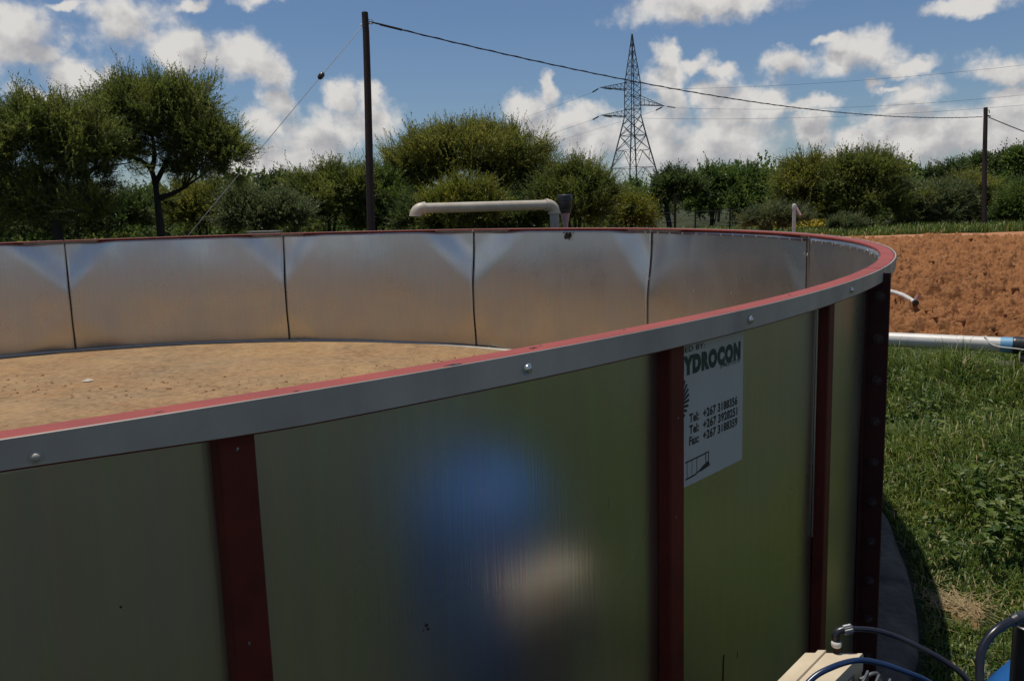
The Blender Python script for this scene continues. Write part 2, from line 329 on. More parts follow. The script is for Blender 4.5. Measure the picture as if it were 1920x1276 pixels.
def groundmat(name, stops, scales, bump, rough=.95):
    m_ = bpy.data.materials.new(name); m_.use_nodes = True; t = m_.node_tree; b = t.nodes['Principled BSDF']; b.inputs['Roughness'].default_value = rough; b.inputs['Specular IOR Level'].default_value = .15
    g = nd(t, 'ShaderNodeNewGeometry'); prev = None
    for i, sc in enumerate(scales):
        n = nd(t, 'ShaderNodeTexNoise'); n.inputs['Scale'].default_value = sc; n.inputs['Detail'].default_value = 7; n.inputs['Roughness'].default_value = .62; t.links.new(g.outputs['Position'], n.inputs['Vector'])
        r = nd(t, 'ShaderNodeMapRange'); t.links.new(n.outputs['Fac'], r.inputs[0]); r.inputs[1].default_value = .38; r.inputs[2].default_value = .64
        mx_ = nd(t, 'ShaderNodeMixRGB'); t.links.new(r.outputs[0], mx_.inputs[0])
        if prev is None: mx_.inputs[1].default_value = (*stops[0], 1)
        else: t.links.new(prev, mx_.inputs[1])
        mx_.inputs[2].default_value = (*stops[i+1], 1); prev = mx_.outputs[0]
        if i: r.inputs[4].default_value = .55
    t.links.new(prev, b.inputs['Base Color'])
    n = nd(t, 'ShaderNodeTexNoise'); n.inputs['Scale'].default_value = bump[2]; n.inputs['Detail'].default_value = 8; n.inputs['Roughness'].default_value = .65; t.links.new(g.outputs['Position'], n.inputs['Vector'])
    bp = nd(t, 'ShaderNodeBump'); bp.inputs['Strength'].default_value = bump[0]; bp.inputs['Distance'].default_value = bump[1]; t.links.new(n.outputs['Fac'], bp.inputs['Height']); t.links.new(bp.outputs[0], b.inputs['Normal']); return m_
M['ground'] = groundmat('grassy earth', [(.043, .054, .022), (.032, .045, .018), (.062, .058, .036)], [.8, 3.1], (.8, .04, 14))
M['soil'] = groundmat('red ploughed soil', [(.32, .138, .052), (.21, .088, .034), (.37, .175, .074)], [.9, 5], (1, .05, 12))
M['track'] = groundmat('red dirt track', [(.42, .20, .10), (.36, .15, .07), (.46, .24, .13)], [.7, 4], (.4, .02, 10))
M['floor'] = groundmat('dusty tank floor', [(.41, .26, .125), (.22, .155, .095), (.32, .15, .062), (.14, .09, .05), (.42, .285, .145)], [.45, 1.1, 4.5, 15], (.9, .014, 22))
M['dryearth'] = groundmat('dry straw earth', [(.19, .115, .05), (.14, .09, .04), (.24, .16, .075)], [4, 11], (.8, .02, 30))
GREENS = {
 'acacia': [leafmat('acacia leaf', (0.1626, 0.1963, 0.0372)), leafmat('acacia leaf pale', (0.2125, 0.2456, 0.0507)), leafmat('acacia leaf dark', (0.1146, 0.1492, 0.0304))],
 'olive': [leafmat('olive leaf', (0.2071, 0.2219, 0.0372)), leafmat('olive leaf pale', (0.2865, 0.2873, 0.0541)), leafmat('olive leaf dark', (0.1442, 0.1675, 0.0304))],
 'yellow': [leafmat('yellowish leaf', (0.2125, 0.2274, 0.0272)), leafmat('yellowish leaf pale', (0.2774, 0.2818, 0.0338)), leafmat('yellowish leaf dark', (0.1295, 0.1546, 0.0238))],
 'dark': [leafmat('dark leaf', (0.0850, 0.1272, 0.0338)), leafmat('dark leaf pale', (0.1146, 0.1600, 0.0423)), leafmat('dark leaf deep', (0.0628, 0.0982, 0.0289))],
 'grey': [leafmat('grey green leaf', (0.1386, 0.1727, 0.0676)), leafmat('grey green leaf pale', (0.1849, 0.2183, 0.0881)), leafmat('grey green leaf dark', (0.0833, 0.1128, 0.0458))],
 'green': [leafmat('fresh leaf', (0.1256, 0.1909, 0.0388)), leafmat('fresh leaf pale', (0.1702, 0.2401, 0.0507)), leafmat('fresh leaf dark', (0.0887, 0.1455, 0.0304))],
 'grass': [leafmat('grass blade', (.115, .165, .022), .4), leafmat('grass blade pale', (.175, .215, .055), .4), leafmat('grass blade dark', (.052, .10, .016), .4)],
}

# ------------------------------------------------------------------ ground
def disc_ground():
    rs = [0, 2, 4, 7, 12, 20, 35, 60, 110, 220, 500, 1200, 3000]; n = 72; V = [(0, 0, 0)]; F = []
    for r in rs[1:]:
        for j in range(n): V.append((r*math.cos(2*math.pi*j/n), r*math.sin(2*math.pi*j/n), 0))
    for j in range(n): F.append((0, 1+j, 1+(j+1) % n))
    for i in range(len(rs)-2):
        for j in range(n): F.append((1+i*n+j, 1+(i+1)*n+j, 1+(i+1)*n+(j+1) % n, 1+i*n+(j+1) % n))
    return MB().add(V, F)
tag(disc_ground().build('ground', M['ground']), kind='structure')
def az_sheet(a0, a1, na, d0, d1, ndist, zf):
    A = np.radians(np.linspace(a0, a1, na)); D = d0*(d1/d0)**np.linspace(0, 1, ndist)
    AA, DD = np.meshgrid(A, D); X = DD*np.sin(AA); Y = DD*np.cos(AA); Z = zf(X, Y, AA, DD)
    V = np.stack([X, Y, Z], -1).reshape(-1, 3); i = np.arange(ndist-1)[:, None]*na+np.arange(na-1)[None]
    F = np.stack([i, i+1, i+na+1, i+na], -1).reshape(-1, 4); return V, F
def ss(x, a, b):
    t = np.clip((x-a)/(b-a), 0, 1); return t*t*(3-2*t)
def soil_z(X, Y, A, D):
    rt = np.hypot(X-TX, Y-TY)
    edge = (fbm(X*.9, Y*.9)-.5)
    # near border runs along the white pipe, far border along the track
    nearline = Y-(10.6-.42*X)+edge*1.6
    m_ = ss(nearline, -.2, .5)*(1-ss(Y+edge*3+.05*X-1.5, 28.6, 29.8))*ss(rt, 6.2, 6.9)
    rows = np.sin((X*.86+Y*.5)*5.2+fbm(X*.5, Y*.5)*7)
    l1 = fbm(X*1.7, Y*2.3, 3); l2 = fbm(X*4.6+9, Y*6.2, 3); l3 = fbm(X*13, Y*15, 3)
    clod = np.maximum(l1-.45, 0)*.34+np.maximum(l2-.46, 0)*.50+np.maximum(l3-.45, 0)*.24+(fbm(X*.5, Y*.5)-.5)*.10+rows*.012
    return m_*(.045+clod)-(1-m_)*.08
V_, F_ = az_sheet(8, 46, 820, 6.8, 33, 760, soil_z)
keep = (V_[F_][:, :, 2].max(1) > -.03); tag(np_mesh('red_soil_field', V_, F_[keep], [M['soil']], smooth=True), kind='structure')
def clods():
    g = np.random.default_rng(3); n = 1300; A = np.radians(g.uniform(10, 44, n)); D = 8.5*(29/8.5)**g.random(n); X = D*np.sin(A); Y = D*np.cos(A); Z = soil_z(X, Y, A, D)
    k = Z > .02; X, Y, Z = X[k], Y[k], Z[k]; n = len(X); t = (1+5**.5)/2
    I = np.array([(-1,t,0),(1,t,0),(-1,-t,0),(1,-t,0),(0,-1,t),(0,1,t),(0,-1,-t),(0,1,-t),(t,0,-1),(t,0,1),(-t,0,-1),(-t,0,1)])/1.9
    T = np.array([(0,11,5),(0,5,1),(0,1,7),(0,7,10),(0,10,11),(1,5,9),(5,11,4),(11,10,2),(10,7,6),(7,1,8),(3,9,4),(3,4,2),(3,2,6),(3,6,8),(3,8,9),(4,9,5),(2,4,11),(6,2,10),(8,6,7),(9,8,1)])
    sz = (.010+.055*g.random(n)**3)[:, None, None]*g.uniform(.7, 1.35, (n, 1, 3))
    V = I[None]*sz*g.uniform(.75, 1.25, (n, 12, 1))+np.stack([X, Y, Z+sz[:, 0, 0]*.25], -1)[:, None]
    return np_mesh('soil_clods', V.reshape(-1, 3), (T[None]+12*np.arange(n)[:, None, None]).reshape(-1, 3), [M['soil']], smooth=False)
tag(clods(), 'loose clods of red earth on the ploughed field', 'soil', kind='stuff')
def track_z(X, Y, A, D):
    e = (fbm(X*.5, Y*.5)-.5)*3; c = Y+.05*X-1.5+e*.3
    m_ = ss(c, 28.2, 29.2)*(1-ss(c, 31.6, 32.6)); return m_*(.10+.04*fbm(X*2, Y*2))-(1-m_)*.10+.012
V_, F_ = az_sheet(4, 56, 240, 24, 46, 90, track_z)
keep = (V_[F_][:, :, 2].max(1) > -.02); tag(np_mesh('dirt_track', V_, F_[keep], [M['track']], smooth=True), kind='structure')

# ------------------------------------------------------------------ the tank
tank = thing('water_tank', 'large round open tank of dull galvanised sheets with red rim and posts', 'water tank', (TX, TY, 0))
T0, DT = 1.91494, 2*math.pi/13
TFL = -.537
joints = [T0+4*DT, T0+3*DT, T0+2*DT, T0+DT, T0, T0-DT, T0-2*DT, T0-3*DT, T0-4*DT, TFL, -1.06, -1.06-(2*math.pi-(T0+4*DT+1.06))/3, -1.06-2*(2*math.pi-(T0+4*DT+1.06))/3, T0+4*DT-2*math.pi]
def pol(a, r, z): return (TX+r*math.cos(a), TY+r*math.sin(a), z)
ZB = ZF-.012
def panel(a0, a1, buckle, seed):
    nu, nv = 72, 36; g = .0006
    u = np.linspace(0, 1, nu+1); v = np.linspace(0, 1, nv+1); U, Vv = np.meshgrid(u, v); A = a0+(a1-a0)*(g+(1-2*g)*U)
    s_ = np.minimum(U, 1-U); lr = np.random.default_rng(seed); kk = [lr.uniform(.75, 1.35) for _ in range(4)]; am = [lr.uniform(.55, 1.2) for _ in range(4)]
    wl = np.where(U < .5, kk[0], kk[1]); wb = np.where(U < .5, kk[2], kk[3])
    t = Vv-.50-1.9*s_*wl*.9; d = .034*(ss(t, 0, .36))*(1-ss(s_, .26, .34))*(1+(np.where(U < .5, am[0], am[1])-1)*ss(s_, 0, .12))
    t2 = .34-Vv-1.35*s_*wb; d = d+.020*ss(t2, 0, .3)*(1-ss(s_, .22, .34))*(1+(np.where(U < .5, am[2], am[3])-.9)*1.4*ss(s_, 0, .12))
    d = d+.0035*(fbm(U*3+seed, Vv*2.2+seed*3, 2)-.5)*2+.003*np.abs(np.sin(U*4*math.pi))**.6
    mod = 1+(1.6*fbm(U*2.6+seed*5, Vv*.7+seed, 2)-.75)*ss(s_, 0, .15); d = d+.055*np.maximum(Vv-.42, 0)**2*mod
    d = d*np.where(np.minimum(U, 1-U) < .012, .2+.8*np.minimum(U, 1-U)/.012, 1) if not buckle else d
    d = d*(1 if buckle else .10)+(0 if buckle else .0022*(fbm(U*5+seed*3, Vv*3.2+seed, 2)-.5)+.0011*(fbm(U*13+seed, Vv*4, 2)-.5))
    rr = R+.001+d; Z = ZB+(ZR-.005-ZB)*Vv
    V = np.stack([TX+rr*np.cos(A), TY+rr*np.sin(A), Z], -1).reshape(-1, 3)
    i = np.arange(nv)[:, None]*(nu+1)+np.arange(nu)[None]
    F = np.stack([i, i+1, i+nu+2, i+nu+1], -1).reshape(-1, 4)
    o = np_mesh('panel', V, F, [M['sheet']], parent=tank, smooth=True)
    sm = o.modifiers.new('thickness', 'SOLIDIFY'); sm.thickness = .0018; sm.offset = 0; return o
for k in range(13):
    a0, a1 = joints[k+1], joints[k]; far = .2 < (a0+a1)/2 < 2.9
    if k == 8: far = False
    panel(a0, a1, far, k+3)
    e = .0012
    # red angle along the top of this panel, and the zinc strip bolted outside it
    rail = MB().sweep([(R-.004, ZR-.008), (R-.004, ZR-.003), (R-.003, ZR), (R+.036, ZR+.0015), (R+.0415, ZR-.002), (R+.0415, ZR-.006), (R+.003, ZR-.006), (R-.001, ZR-.008)], a0+e, a1-e, 60)
    ro = rail.build('rim_rail', M['red'], tank, True, 22)
    band = MB().sweep([(R+.042, ZR-.0345), (R+.042, ZR+.002), (R+.0452, ZR+.0028), (R+.046, ZR+.002), (R+.046, ZR-.0345)], a0+e, a1-e, 60)
    for q in band.V:
        aa = np.arctan2(q[:, 1]-TY, q[:, 0]-TX); q[:, 2] += np.where((q[:, 2] < ZR-.02) & (k in (9, 10)), .0095*ss(-.905-aa, 0, .075), 0)
    band.build('edge_strip', M['band'], tank, True, 20)
    lip = MB().sweep([(R+.003, ZR-.0365), (R+.003, ZR-.0347), (R+.0445, ZR-.0347), (R+.0445, ZR-.0365)], a0+e, a1-e, 60)
    for q in lip.V:
        aa = np.arctan2(q[:, 1]-TY, q[:, 0]-TX); q[:, 2] += np.where(k in (9, 10), .0095*ss(-.905-aa, 0, .075), 0)
    lip.build('under_lip', M['redrust'], tank, True, 20)
    a = joints[k]
    farj = k in (1, 2, 3, 4, 5, 6, 7, 8); hz_ = np.linspace(0, 1, 25); dj = (.034*ss(hz_-.5, 0, .36)+.020*ss(.34-hz_, 0, .3)+.055*np.maximum(hz_-.42, 0)**2)*(1 if farj else .1); zz = ZF+(ZR-.016-ZF)*hz_
    MB().sweep([(R-.0015+d_, z_) for d_, z_ in zip(dj, zz)]+[(R+.006+d_, z_) for d_, z_ in zip(dj[::-1], zz[::-1])], a-.00028, a+.00028, 1).build('seam_strip', M['gap'], tank)
MB().sweep([(R-.05, ZF-.004), (R-.046, ZF+.005), (R+.002, ZF+.016), (R+.004, ZF-.004)], 0, 2*math.pi, 260).build('floor_seal', M['cream'], tank, True)
# outer posts under the rim
posts = [-.925, -.7765, -.638, -.42, -.30, -.16, -1.19, -1.31, -1.43]
for a in posts:
    e = [(.0, -.0), (.0, .0)]
    b = MB(); ct = Vector((math.cos(a), math.sin(a), 0)); tn = Vector((-math.sin(a), math.cos(a), 0))
    pr = [(-.0205, .004), (-.0205, .026), (-.0185, .029), (.0185, .029), (.0205, .026), (.0205, .004)]
    z0, z1 = .03, ZR-.0366; V = []
    for z in (z0, z1):
        for s_, r_ in pr: V.append(Vector((TX, TY, z))+ct*(R+r_)+tn*s_)
    n = len(pr); F = [(j, (j+1) % n, n+(j+1) % n, n+j) for j in range(n)]+[tuple(range(n))[::-1], tuple(range(n, 2*n))]
    b.add(V, F).build('post', M['redrust'], tank)
for a, r_, z, q_ in ((-.925, .0292, ZR-.052, .0022), (-.9262, .0292, ZR-.071, .0012), (-.9238, .0292, ZR-.098, .0015), (-.9247, .0292, ZR-.19, .0012), (-.7762, .0292, ZR-.16, .0016), (-.7773, .0292, ZR-.33, .002), (-.9258, .0292, ZR-.27, .0016)):
    b = MB(); mtx = frame(pol(a, R+r_, z), (math.cos(a), math.sin(a), 0), (0, 0, 1)); n = 9; V = [tuple(mtx@Vector((0, 0, .0004)))]
    for j in range(n):
        f_ = q_*rnd.uniform(.4, 1.2); t = 2*math.pi*j/n; V.append(tuple(mtx@Vector((1.7*f_*math.cos(t), f_*math.sin(t), 0))))
    b.add(V, [(0, 1+j, 1+(j+1) % n) for j in range(n)]).build('paint_chip', M['alloy'] if q_ > .0015 else M['rust'], tank)
# bolted joint flanges: two radial plates
def flange(a):
    ct = Vector((math.cos(a), math.sin(a), 0)); tn = Vector((-math.sin(a), math.cos(a), 0)); fo = None
    for sgn in (-1, 1):
        b = MB(); o = Vector((TX, TY, 0)); pr = [(R+.004, .0015), (R+.062, .0015), (R+.064, .004), (R+.064, .009), (R+.012, .009), (R+.012, .03), (R+.004, .03)]
        V = []
        for z in (.03, ZR-.012 if sgn < 0 else ZR-.012):
            for r_, t_ in pr: V.append(o+ct*r_+tn*(t_*sgn)+Vector((0, 0, z)))
        n = len(pr); F = [(j, (j+1) % n, n+(j+1) % n, n+j) for j in range(n)]+[tuple(range(n))[::-1], tuple(range(n, 2*n))]
        f_ = b.add(V, F).build('joint_flange', M['flange'], tank); fo = fo or f_
    return ct, tn, fo
bolt_me = None
def dome_bolt(name, mt, r=.011, h=.008, washer=1.5):
    return MB().lathe([(r*washer, 0), (r*washer, .002), (r, .0025), (r*.97, h*.5), (r*.75, h*.85), (r*.3, h)], 12).build(name, mt, tank, True, 50)
def hex_bolt(name, mt):
    b = MB().lathe([(.014, 0), (.014, .0025)], 18); b.lathe([(.0095, .0025), (.0095, .010), (.0085, .0112)], 6); b.lathe([(.005, .011), (.005, .02), (.004, .021)], 10); return b.build(name, mt, tank, True, 30)
fb = hex_bolt('flange_bolt', M['darkbolt']); first = True
for a in (TFL, -1.06, -.0185):
    ct, tn, fo = flange(a)
    for i in range(10):
        mtx = frame(Vector((TX, TY, ZR-.075-.118*i))+ct*(R+.04)-tn*.0095, -tn, ct)
        if first: fb.matrix_world = mtx; first = False
        else: copy_part(fb, tank, mtx)
sb = dome_bolt('strip_bolt', M['steel'], .0058, .006, 1.35); first = True
for a in [cyl(x, y, R+RW)[0] for x, y in ((65, 845), (988, 686), (1406, 592), (1596, 537))]+[-1.12, -1.25, -.40, -.31, -.22]:
    mtx = frame(pol(a, R+RW, ZR-.0185), (math.cos(a), math.sin(a), 0))
    if first:
        sb.matrix_world = mtx@Matrix.Scale(.75, 4); first = False
        sb.material_slots[0].link = 'OBJECT'; sb.material_slots[0].material = M['band']
    else: c_b = copy_part(sb, tank, mtx); c_b.material_slots[0].link = 'OBJECT'; c_b.material_slots[0].material = M['steel']
ib = dome_bolt('inner_bolt', M['steel'], .0065, .005, 1.2); first = True
spots = [(a, ZR-.032) for a in np.arange(-.36, .50, .036)]
for ja in (T0-3*DT,):
    for z in (.33, .64, .95, 1.22):
        spots += [(ja+.008, z), (ja-.008, z-.03)]
for x, y in ((1301, 545), (1372, 548), (1507, 475), (1513, 477), (1130, 521), (1130, 605), (1055, 521)):
    spots.append(cyl(x, y, R, True))
spots = [(a+rnd.gauss(0, .002), z+rnd.gauss(0, .002)) for a, z in spots]
for a, z in spots:
    mtx = frame(pol(a, R-.0005, z), (-math.cos(a), -math.sin(a), 0))
    if first: ib.matrix_world = mtx; first = False
    else: copy_part(ib, tank, mtx)
# burnt hole with its small fixing holes in a far panel
b = MB()
for x, y, r in ((1063, 441, .030), (1057.5, 436, .009), (1069, 436, .009), (1068, 449, .007), (1061, 444, .024)):
    a, z = cyl(x, y, R, True); b.lathe([(r, 0), (r*.9, .003), (r*.2, .004)], 14, frame(pol(a, R-.001, z), (-math.cos(a), -math.sin(a), 0)))
b.build('punched_hole', M['gap'], tank)
# rust marks, scratches on the near outer sheets
for x, y, r in ((797, 1170, .0030), (800, 1177, .0022), (792, 1180, .0015), (375, 849, .0028), (225, 1135, .0022), (696, 823, .0011)):
    a, z = cyl(x, y, R); b = MB(); mtx = frame(pol(a, R+.0028, z), (math.cos(a), math.sin(a), 0)); n = 11; V = [tuple(mtx@Vector((0, 0, .0006)))]
    for j in range(n):
        q_ = r*rnd.uniform(.5, 1.25); t = 2*math.pi*j/n; V.append(tuple(mtx@Vector((q_*math.cos(t), q_*1.3*math.sin(t), 0))))
    b.add(V, [(0, 1+j, 1+(j+1) % n) for j in range(n)]).build('rust_mark', M['rust'], tank)
for x, y, r in ((855, 684, .006), (1000, 652, .004), (1012, 648, .0025), (1170, 618, .0022), (560, 735, .002), (1480, 553, .003), (300, 772, .002)):
    rr_ = ray(x, y); kz = (ZR+.0012-CZ)/rr_[2]; c_ = (rr_[0]*kz, rr_[1]*kz); a = math.atan2(c_[1]-TY, c_[0]-TX); ra = min(max(math.hypot(c_[0]-TX, c_[1]-TY), R+.004), R+.034); b = MB(); n = 11
    V = [pol(a, ra, ZR+.0022)]
    for j in range(n):
        q_ = r*rnd.uniform(.45, 1.2); t = 2*math.pi*j/n; V.append(pol(a+2.6*q_*math.cos(t)/R, ra+.8*q_*math.sin(t), ZR+.0019))
    b.add(V, [(0, 1+j, 1+(j+1) % n) for j in range(n)]).build('paint_chip', M['darkbolt'], tank)
def scratch(pts, r, name='scratch', mt=None):
    q = []
    for x, y in pts:
        a, z = cyl(x, y, R); q.append(pol(a, R+.0028-r*.3, z))
    MB().tube(smooth_path(q, 6), r, 5).build(name, mt or M['darkbolt'], tank)
scratch([(640, 1150), (760, 1095), (860, 1065), (920, 1045), (990, 1018), (1100, 973), (1180, 945)], .00013)
scratch([(1139, 930), (1138, 952)], .0004)
scratch([(1355, 1226), (1354, 1250), (1353, 1300)], .0022, 'rust_run', M['rust'])
scratch([(1381, 1220), (1380, 1232)], .0006)
# added thin steel strip that draws the pale line beside the third post
a = -.638-.0056
MB().sweep([(R+.004, .75), (R+.007, .75), (R+.007, ZR-.05), (R+.004, ZR-.05)], a-.0003, a+.0001, 1).build('pale_line_strip', M['steel'], tank)
# floor slab with drifted dust
def floor_mesh():
    rs = np.concatenate([[0.02], np.linspace(.25, R-.004, 90)]); na = 300; A = np.linspace(0, 2*math.pi, na, endpoint=False); AA, RR = np.meshgrid(A, rs)
    X = TX+RR*np.cos(AA); Y = TY+RR*np.sin(AA)
    Z = ZF+.012*(fbm(X*1.2, Y*1.2)-.5)+.03*np.maximum(fbm(X*2.6+4, Y*5+2, 4)-.56, 0)*(1-ss(RR, R-.4, R-.05))
    V = np.stack([X, Y, Z], -1).reshape(-1, 3); i = np.arange(len(rs)-1)[:, None]*na; j = np.arange(na)[None]
    F = np.stack([i+j, i+(j+1) % na, i+na+(j+1) % na, i+na+j], -1).reshape(-1, 4); return np_mesh('tank_floor', V, F, [M['floor']], parent=tank, smooth=True)
floor_mesh()
b = MB()
for k in range(520):                                  # crumbs of dried mud along a drift line
    if k < 360:
        t = rnd.random(); x = -5.6+6.2*t+rnd.gauss(0, .25); y = 7.0+.9*t+rnd.gauss(0, .28)+.25*math.sin(t*9)
    else: x = TX+rnd.uniform(-3.5, 3.6); y = TY+rnd.uniform(-2, 4)
    if math.hypot(x-TX, y-TY) > R-.2: continue
    s_ = .004+.011*rnd.random()**3*(1 if k < 360 else .6)
    V = [(x+s_*rnd.uniform(.6, 1.3)*cx_, y+s_*rnd.uniform(.6, 1.3)*cy_, ZF+.006+s_*cz_*rnd.uniform(.2, .5)) for cx_, cy_, cz_ in ((-1,-1,0),(1,-1,0),(1,1,0),(-1,1,0),(-.4,-.4,1),(.4,-.4,1),(.4,.4,1),(-.4,.4,1))]
    b.add(V, [(0,1,5,4),(1,2,6,5),(2,3,7,6),(3,0,4,7),(4,5,6,7)])
b.build('mud_crumbs', M['soil'], tank)['kind'] = 'stuff'
a, z = cyl(163, 716, R, True); p = PZ(163, 716, ZF)
b = MB(); b.add([(p[0]-.045, p[1]-.03, ZF+.012), (p[0]+.04, p[1]-.05, ZF+.014), (p[0]+.0, p[1]+.03, ZF+.03), (p[0]-.03, p[1]+.05, ZF+.013), (p[0]+.05, p[1]+.04, ZF+.014)], [(0,1,2),(0,2,3),(1,4,2),(2,4,3),(0,3,4,1)])
tag(b.build('paper_scrap', M['cream']), 'small crumpled pale scrap lying on the dusty tank floor', 'litter')
# concrete footing ring, rough outer edge
na = 400; V = []; F = []
for i in range(na):
    a = 2*math.pi*i/na; w_ = .13+.05*float(fbm(np.array([a*9]), np.array([2.])))
    for r, z in ((R-.05, .064), (R+.05, .066), (R+w_-.03, .060+.01*float(vnoise(np.array([a*40]), np.array([1.])))), (R+w_, .035), (R+w_+.015, -.04)): V.append(pol(a, r, z))
for i in range(na):
    for j in range(4): F.append((i*5+j, ((i+1) % na)*5+j, ((i+1) % na)*5+j+1, i*5+j+1))
MB().add(V, F).build('concrete_footing', M['concrete'], tank, True, 60)
# pale ledge fixed outside the far rim
p0 = P(467, 436, 10.35); p1 = P(523, 435, 10.2); d = p1-p0; yaw = math.atan2(d[1], d[0])
b = MB(); rot = Matrix.Rotation(yaw, 4, 'Z'); c0 = (p0+p1)/2
b.box((c0[0], c0[1], ZR+.022), (np.linalg.norm(d), .16, .012), rot); b.box((c0[0], c0[1]+.03, ZR-.04), (np.linalg.norm(d)*.9, .10, .10), rot)
b.build('overflow_ledge', M['cream'], tank)

# ------------------------------------------------------------------ notice on the tank
aR = (cyl(1391, 614, R)[0]+cyl(1385, 860, R)[0])/2; aL = -.7795
zt = cyl(1391, 616, R)[1]; zb = cyl(1385, 860, R)[1]
sign = thing('notice', 'white notice with dark green lettering and phone numbers stuck beside a red post', 'sign', pol((aR+aL)/2, R+.004, zb))
SW = (aR-aL)*R
def on_wall(u, v, off):                               # u metres right of the left edge, v metres up
    a = aL+u/R; return pol(a, R+.0052+off, zb+v)
SH = zt-zb
b = MB(); V = []; n = 12
for off in (-.0008, 0):
    for i in range(n+1):
        for v in (0, SH): V.append(on_wall(SW*i/n, v, off))
k = 2*(n+1); F = []
for i in range(n): F += [(k+2*i, k+2*i+2, k+2*i+3, k+2*i+1), (2*i, 2*i+1, 2*i+3, 2*i+2), (2*i, 2*i+2, k+2*i+2, k+2*i), (2*i+1, k+2*i+1, k+2*i+3, 2*i+3)]
F += [(0, k, k+1, 1), (2*n, 2*n+1, k+2*n+1, k+2*n)]
b.add(V, F).build('sheet', M['paper'], sign)
def text(body, u1, v, h, width, mt, name, bold=.0, left=None):
    # lettering whose right end stands at u1 (or left end at left), baseline v, cap height h, total width
    c = bpy.data.curves.new('lettering', 'FONT'); c.body = body; c.size = 1; c.offset = bold; c.space_character = 1.0+bold*2.2; c.resolution_u = 4
    o = bpy.data.objects.new('lettering', c); COL.objects.link(o); bpy.context.view_layer.update()
    me = bpy.data.meshes.new_from_object(o.evaluated_get(bpy.context.evaluated_depsgraph_get())); bpy.data.objects.remove(o); bpy.data.curves.remove(c)
    co = np.zeros(len(me.vertices)*3, np.float32); me.vertices.foreach_get('co', co); co = co.reshape(-1, 3)
    x0, x1 = co[:, 0].min(), co[:, 0].max(); y1 = co[:, 1].max(); cap = .70
    u = (co[:, 0]-x0)/(x1-x0)*width; u = u+(left if left is not None else u1-width); vv = v+co[:, 1]/cap*h
    for i, q in enumerate(me.vertices): q.co = on_wall(float(u[i]), float(vv[i]), .0004)
    me.materials.clear(); me.materials.append(mt); o = bpy.data.objects.new(name, me); COL.objects.link(o); o.parent = sign; o.matrix_parent_inverse = sign.matrix_world.inverted()
def uv(x, y):
    a, z = cyl(x, y, R+.005); return (a-aL)*R, z-zb
u1, v1 = uv(1388, 668); u0, v0 = uv(1295, 699)
capH = uv(1388, 640)[1]-v1
pitch_ = (u1-u0)/6.55
text('HYDROCON', u1, (v1+v0)/2, capH*.98, pitch_*8.3, M['inkg'], 'lettering', .085)
a_, c_ = uv(1320, 655), uv(1320, 643)
text('SUPPLIED BY:', uv(1321, 650)[0], uv(1306, 655)[1], .0095, (uv(1321, 650)[0]-uv(1289, 650)[0])*2.35, M['inkb'], 'lettering', .018)
text('(1998) (PTY) LTD', uv(1387, 675)[0], uv(1370, 683)[1], .0065, uv(1387, 675)[0]-uv(1350, 684)[0], M['inkb'], 'lettering', .018)
for (lab, num, ya, yb, yl) in (('Tel:', '+267 3188356', 782, 757, 791), ('Tel:', '+267 3928251', 803, 777, 813), ('Fax:', '+267 3188359', 824, 796, 835)):
    ua, va = uv(1318, ya); ub, vb = uv(1382, yb)
    text(num, ub, (va+vb)/2, .0150, ub-ua, M['inkb'], 'lettering', .036)
    ul, vl = uv(1292, yl); text(lab, 0, (va+vb)/2, .0150, uv(1310, yl)[0]-ul, M['inkb'], 'lettering', .036, left=ul)
# little line drawing of a tank on a stand, and a spray of black strokes at the left
def stroke(pts, w_, name='drawing', fill=False):
    pts = [np.array(p) for p in pts]; b = MB()
    if fill: b.add([on_wall(p[0], p[1], .0005) for p in pts], [tuple(range(len(pts)))])
    else:
        for p, q in zip(pts[:-1], pts[1:]):
            d = q-p; nn = np.array([-d[1], d[0]])/max(np.linalg.norm(d), 1e-6)*w_/2
            b.add([on_wall(*(p+nn), .0005), on_wall(*(p-nn), .0005), on_wall(*(q-nn), .0005), on_wall(*(q+nn), .0005)], [(0, 1, 2, 3)])
    return b
def addall(bs, name):
    b = MB()
    for q in bs: b.add(np.concatenate(q.V), q.F)
    b.build(name, M['inkb'], sign)
A_ = lambda *p: [uv(x, y) for x, y in p]
addall([stroke(A_((1285, 867), (1323, 849)), .0025), stroke(A_((1285, 899), (1303, 889), (1316, 877), (1328, 868)), .0030), stroke(A_((1288, 866), (1288, 896)), .0012), stroke(A_((1297, 862), (1297, 890)), .001), stroke(A_((1306, 858), (1306, 886)), .0012),
        stroke(A_((1323, 848), (1323, 869)), .002), stroke(A_((1328, 847), (1328, 869)), .002), stroke(A_((1322, 848), (1329, 846)), .002), stroke(A_((1312, 884), (1316, 874), (1322, 868), (1328, 862), (1331, 871)), .001, fill=True)], 'drawing')
cu = uv(1266, 752)
addall([stroke([(cu[0]+.024*math.cos(t), cu[1]+.024*math.sin(t)), (cu[0]+.043*math.cos(t+.25), cu[1]+.043*math.sin(t+.25))], .0045) for t in np.linspace(-1.3, 1.5, 13)], 'emblem')

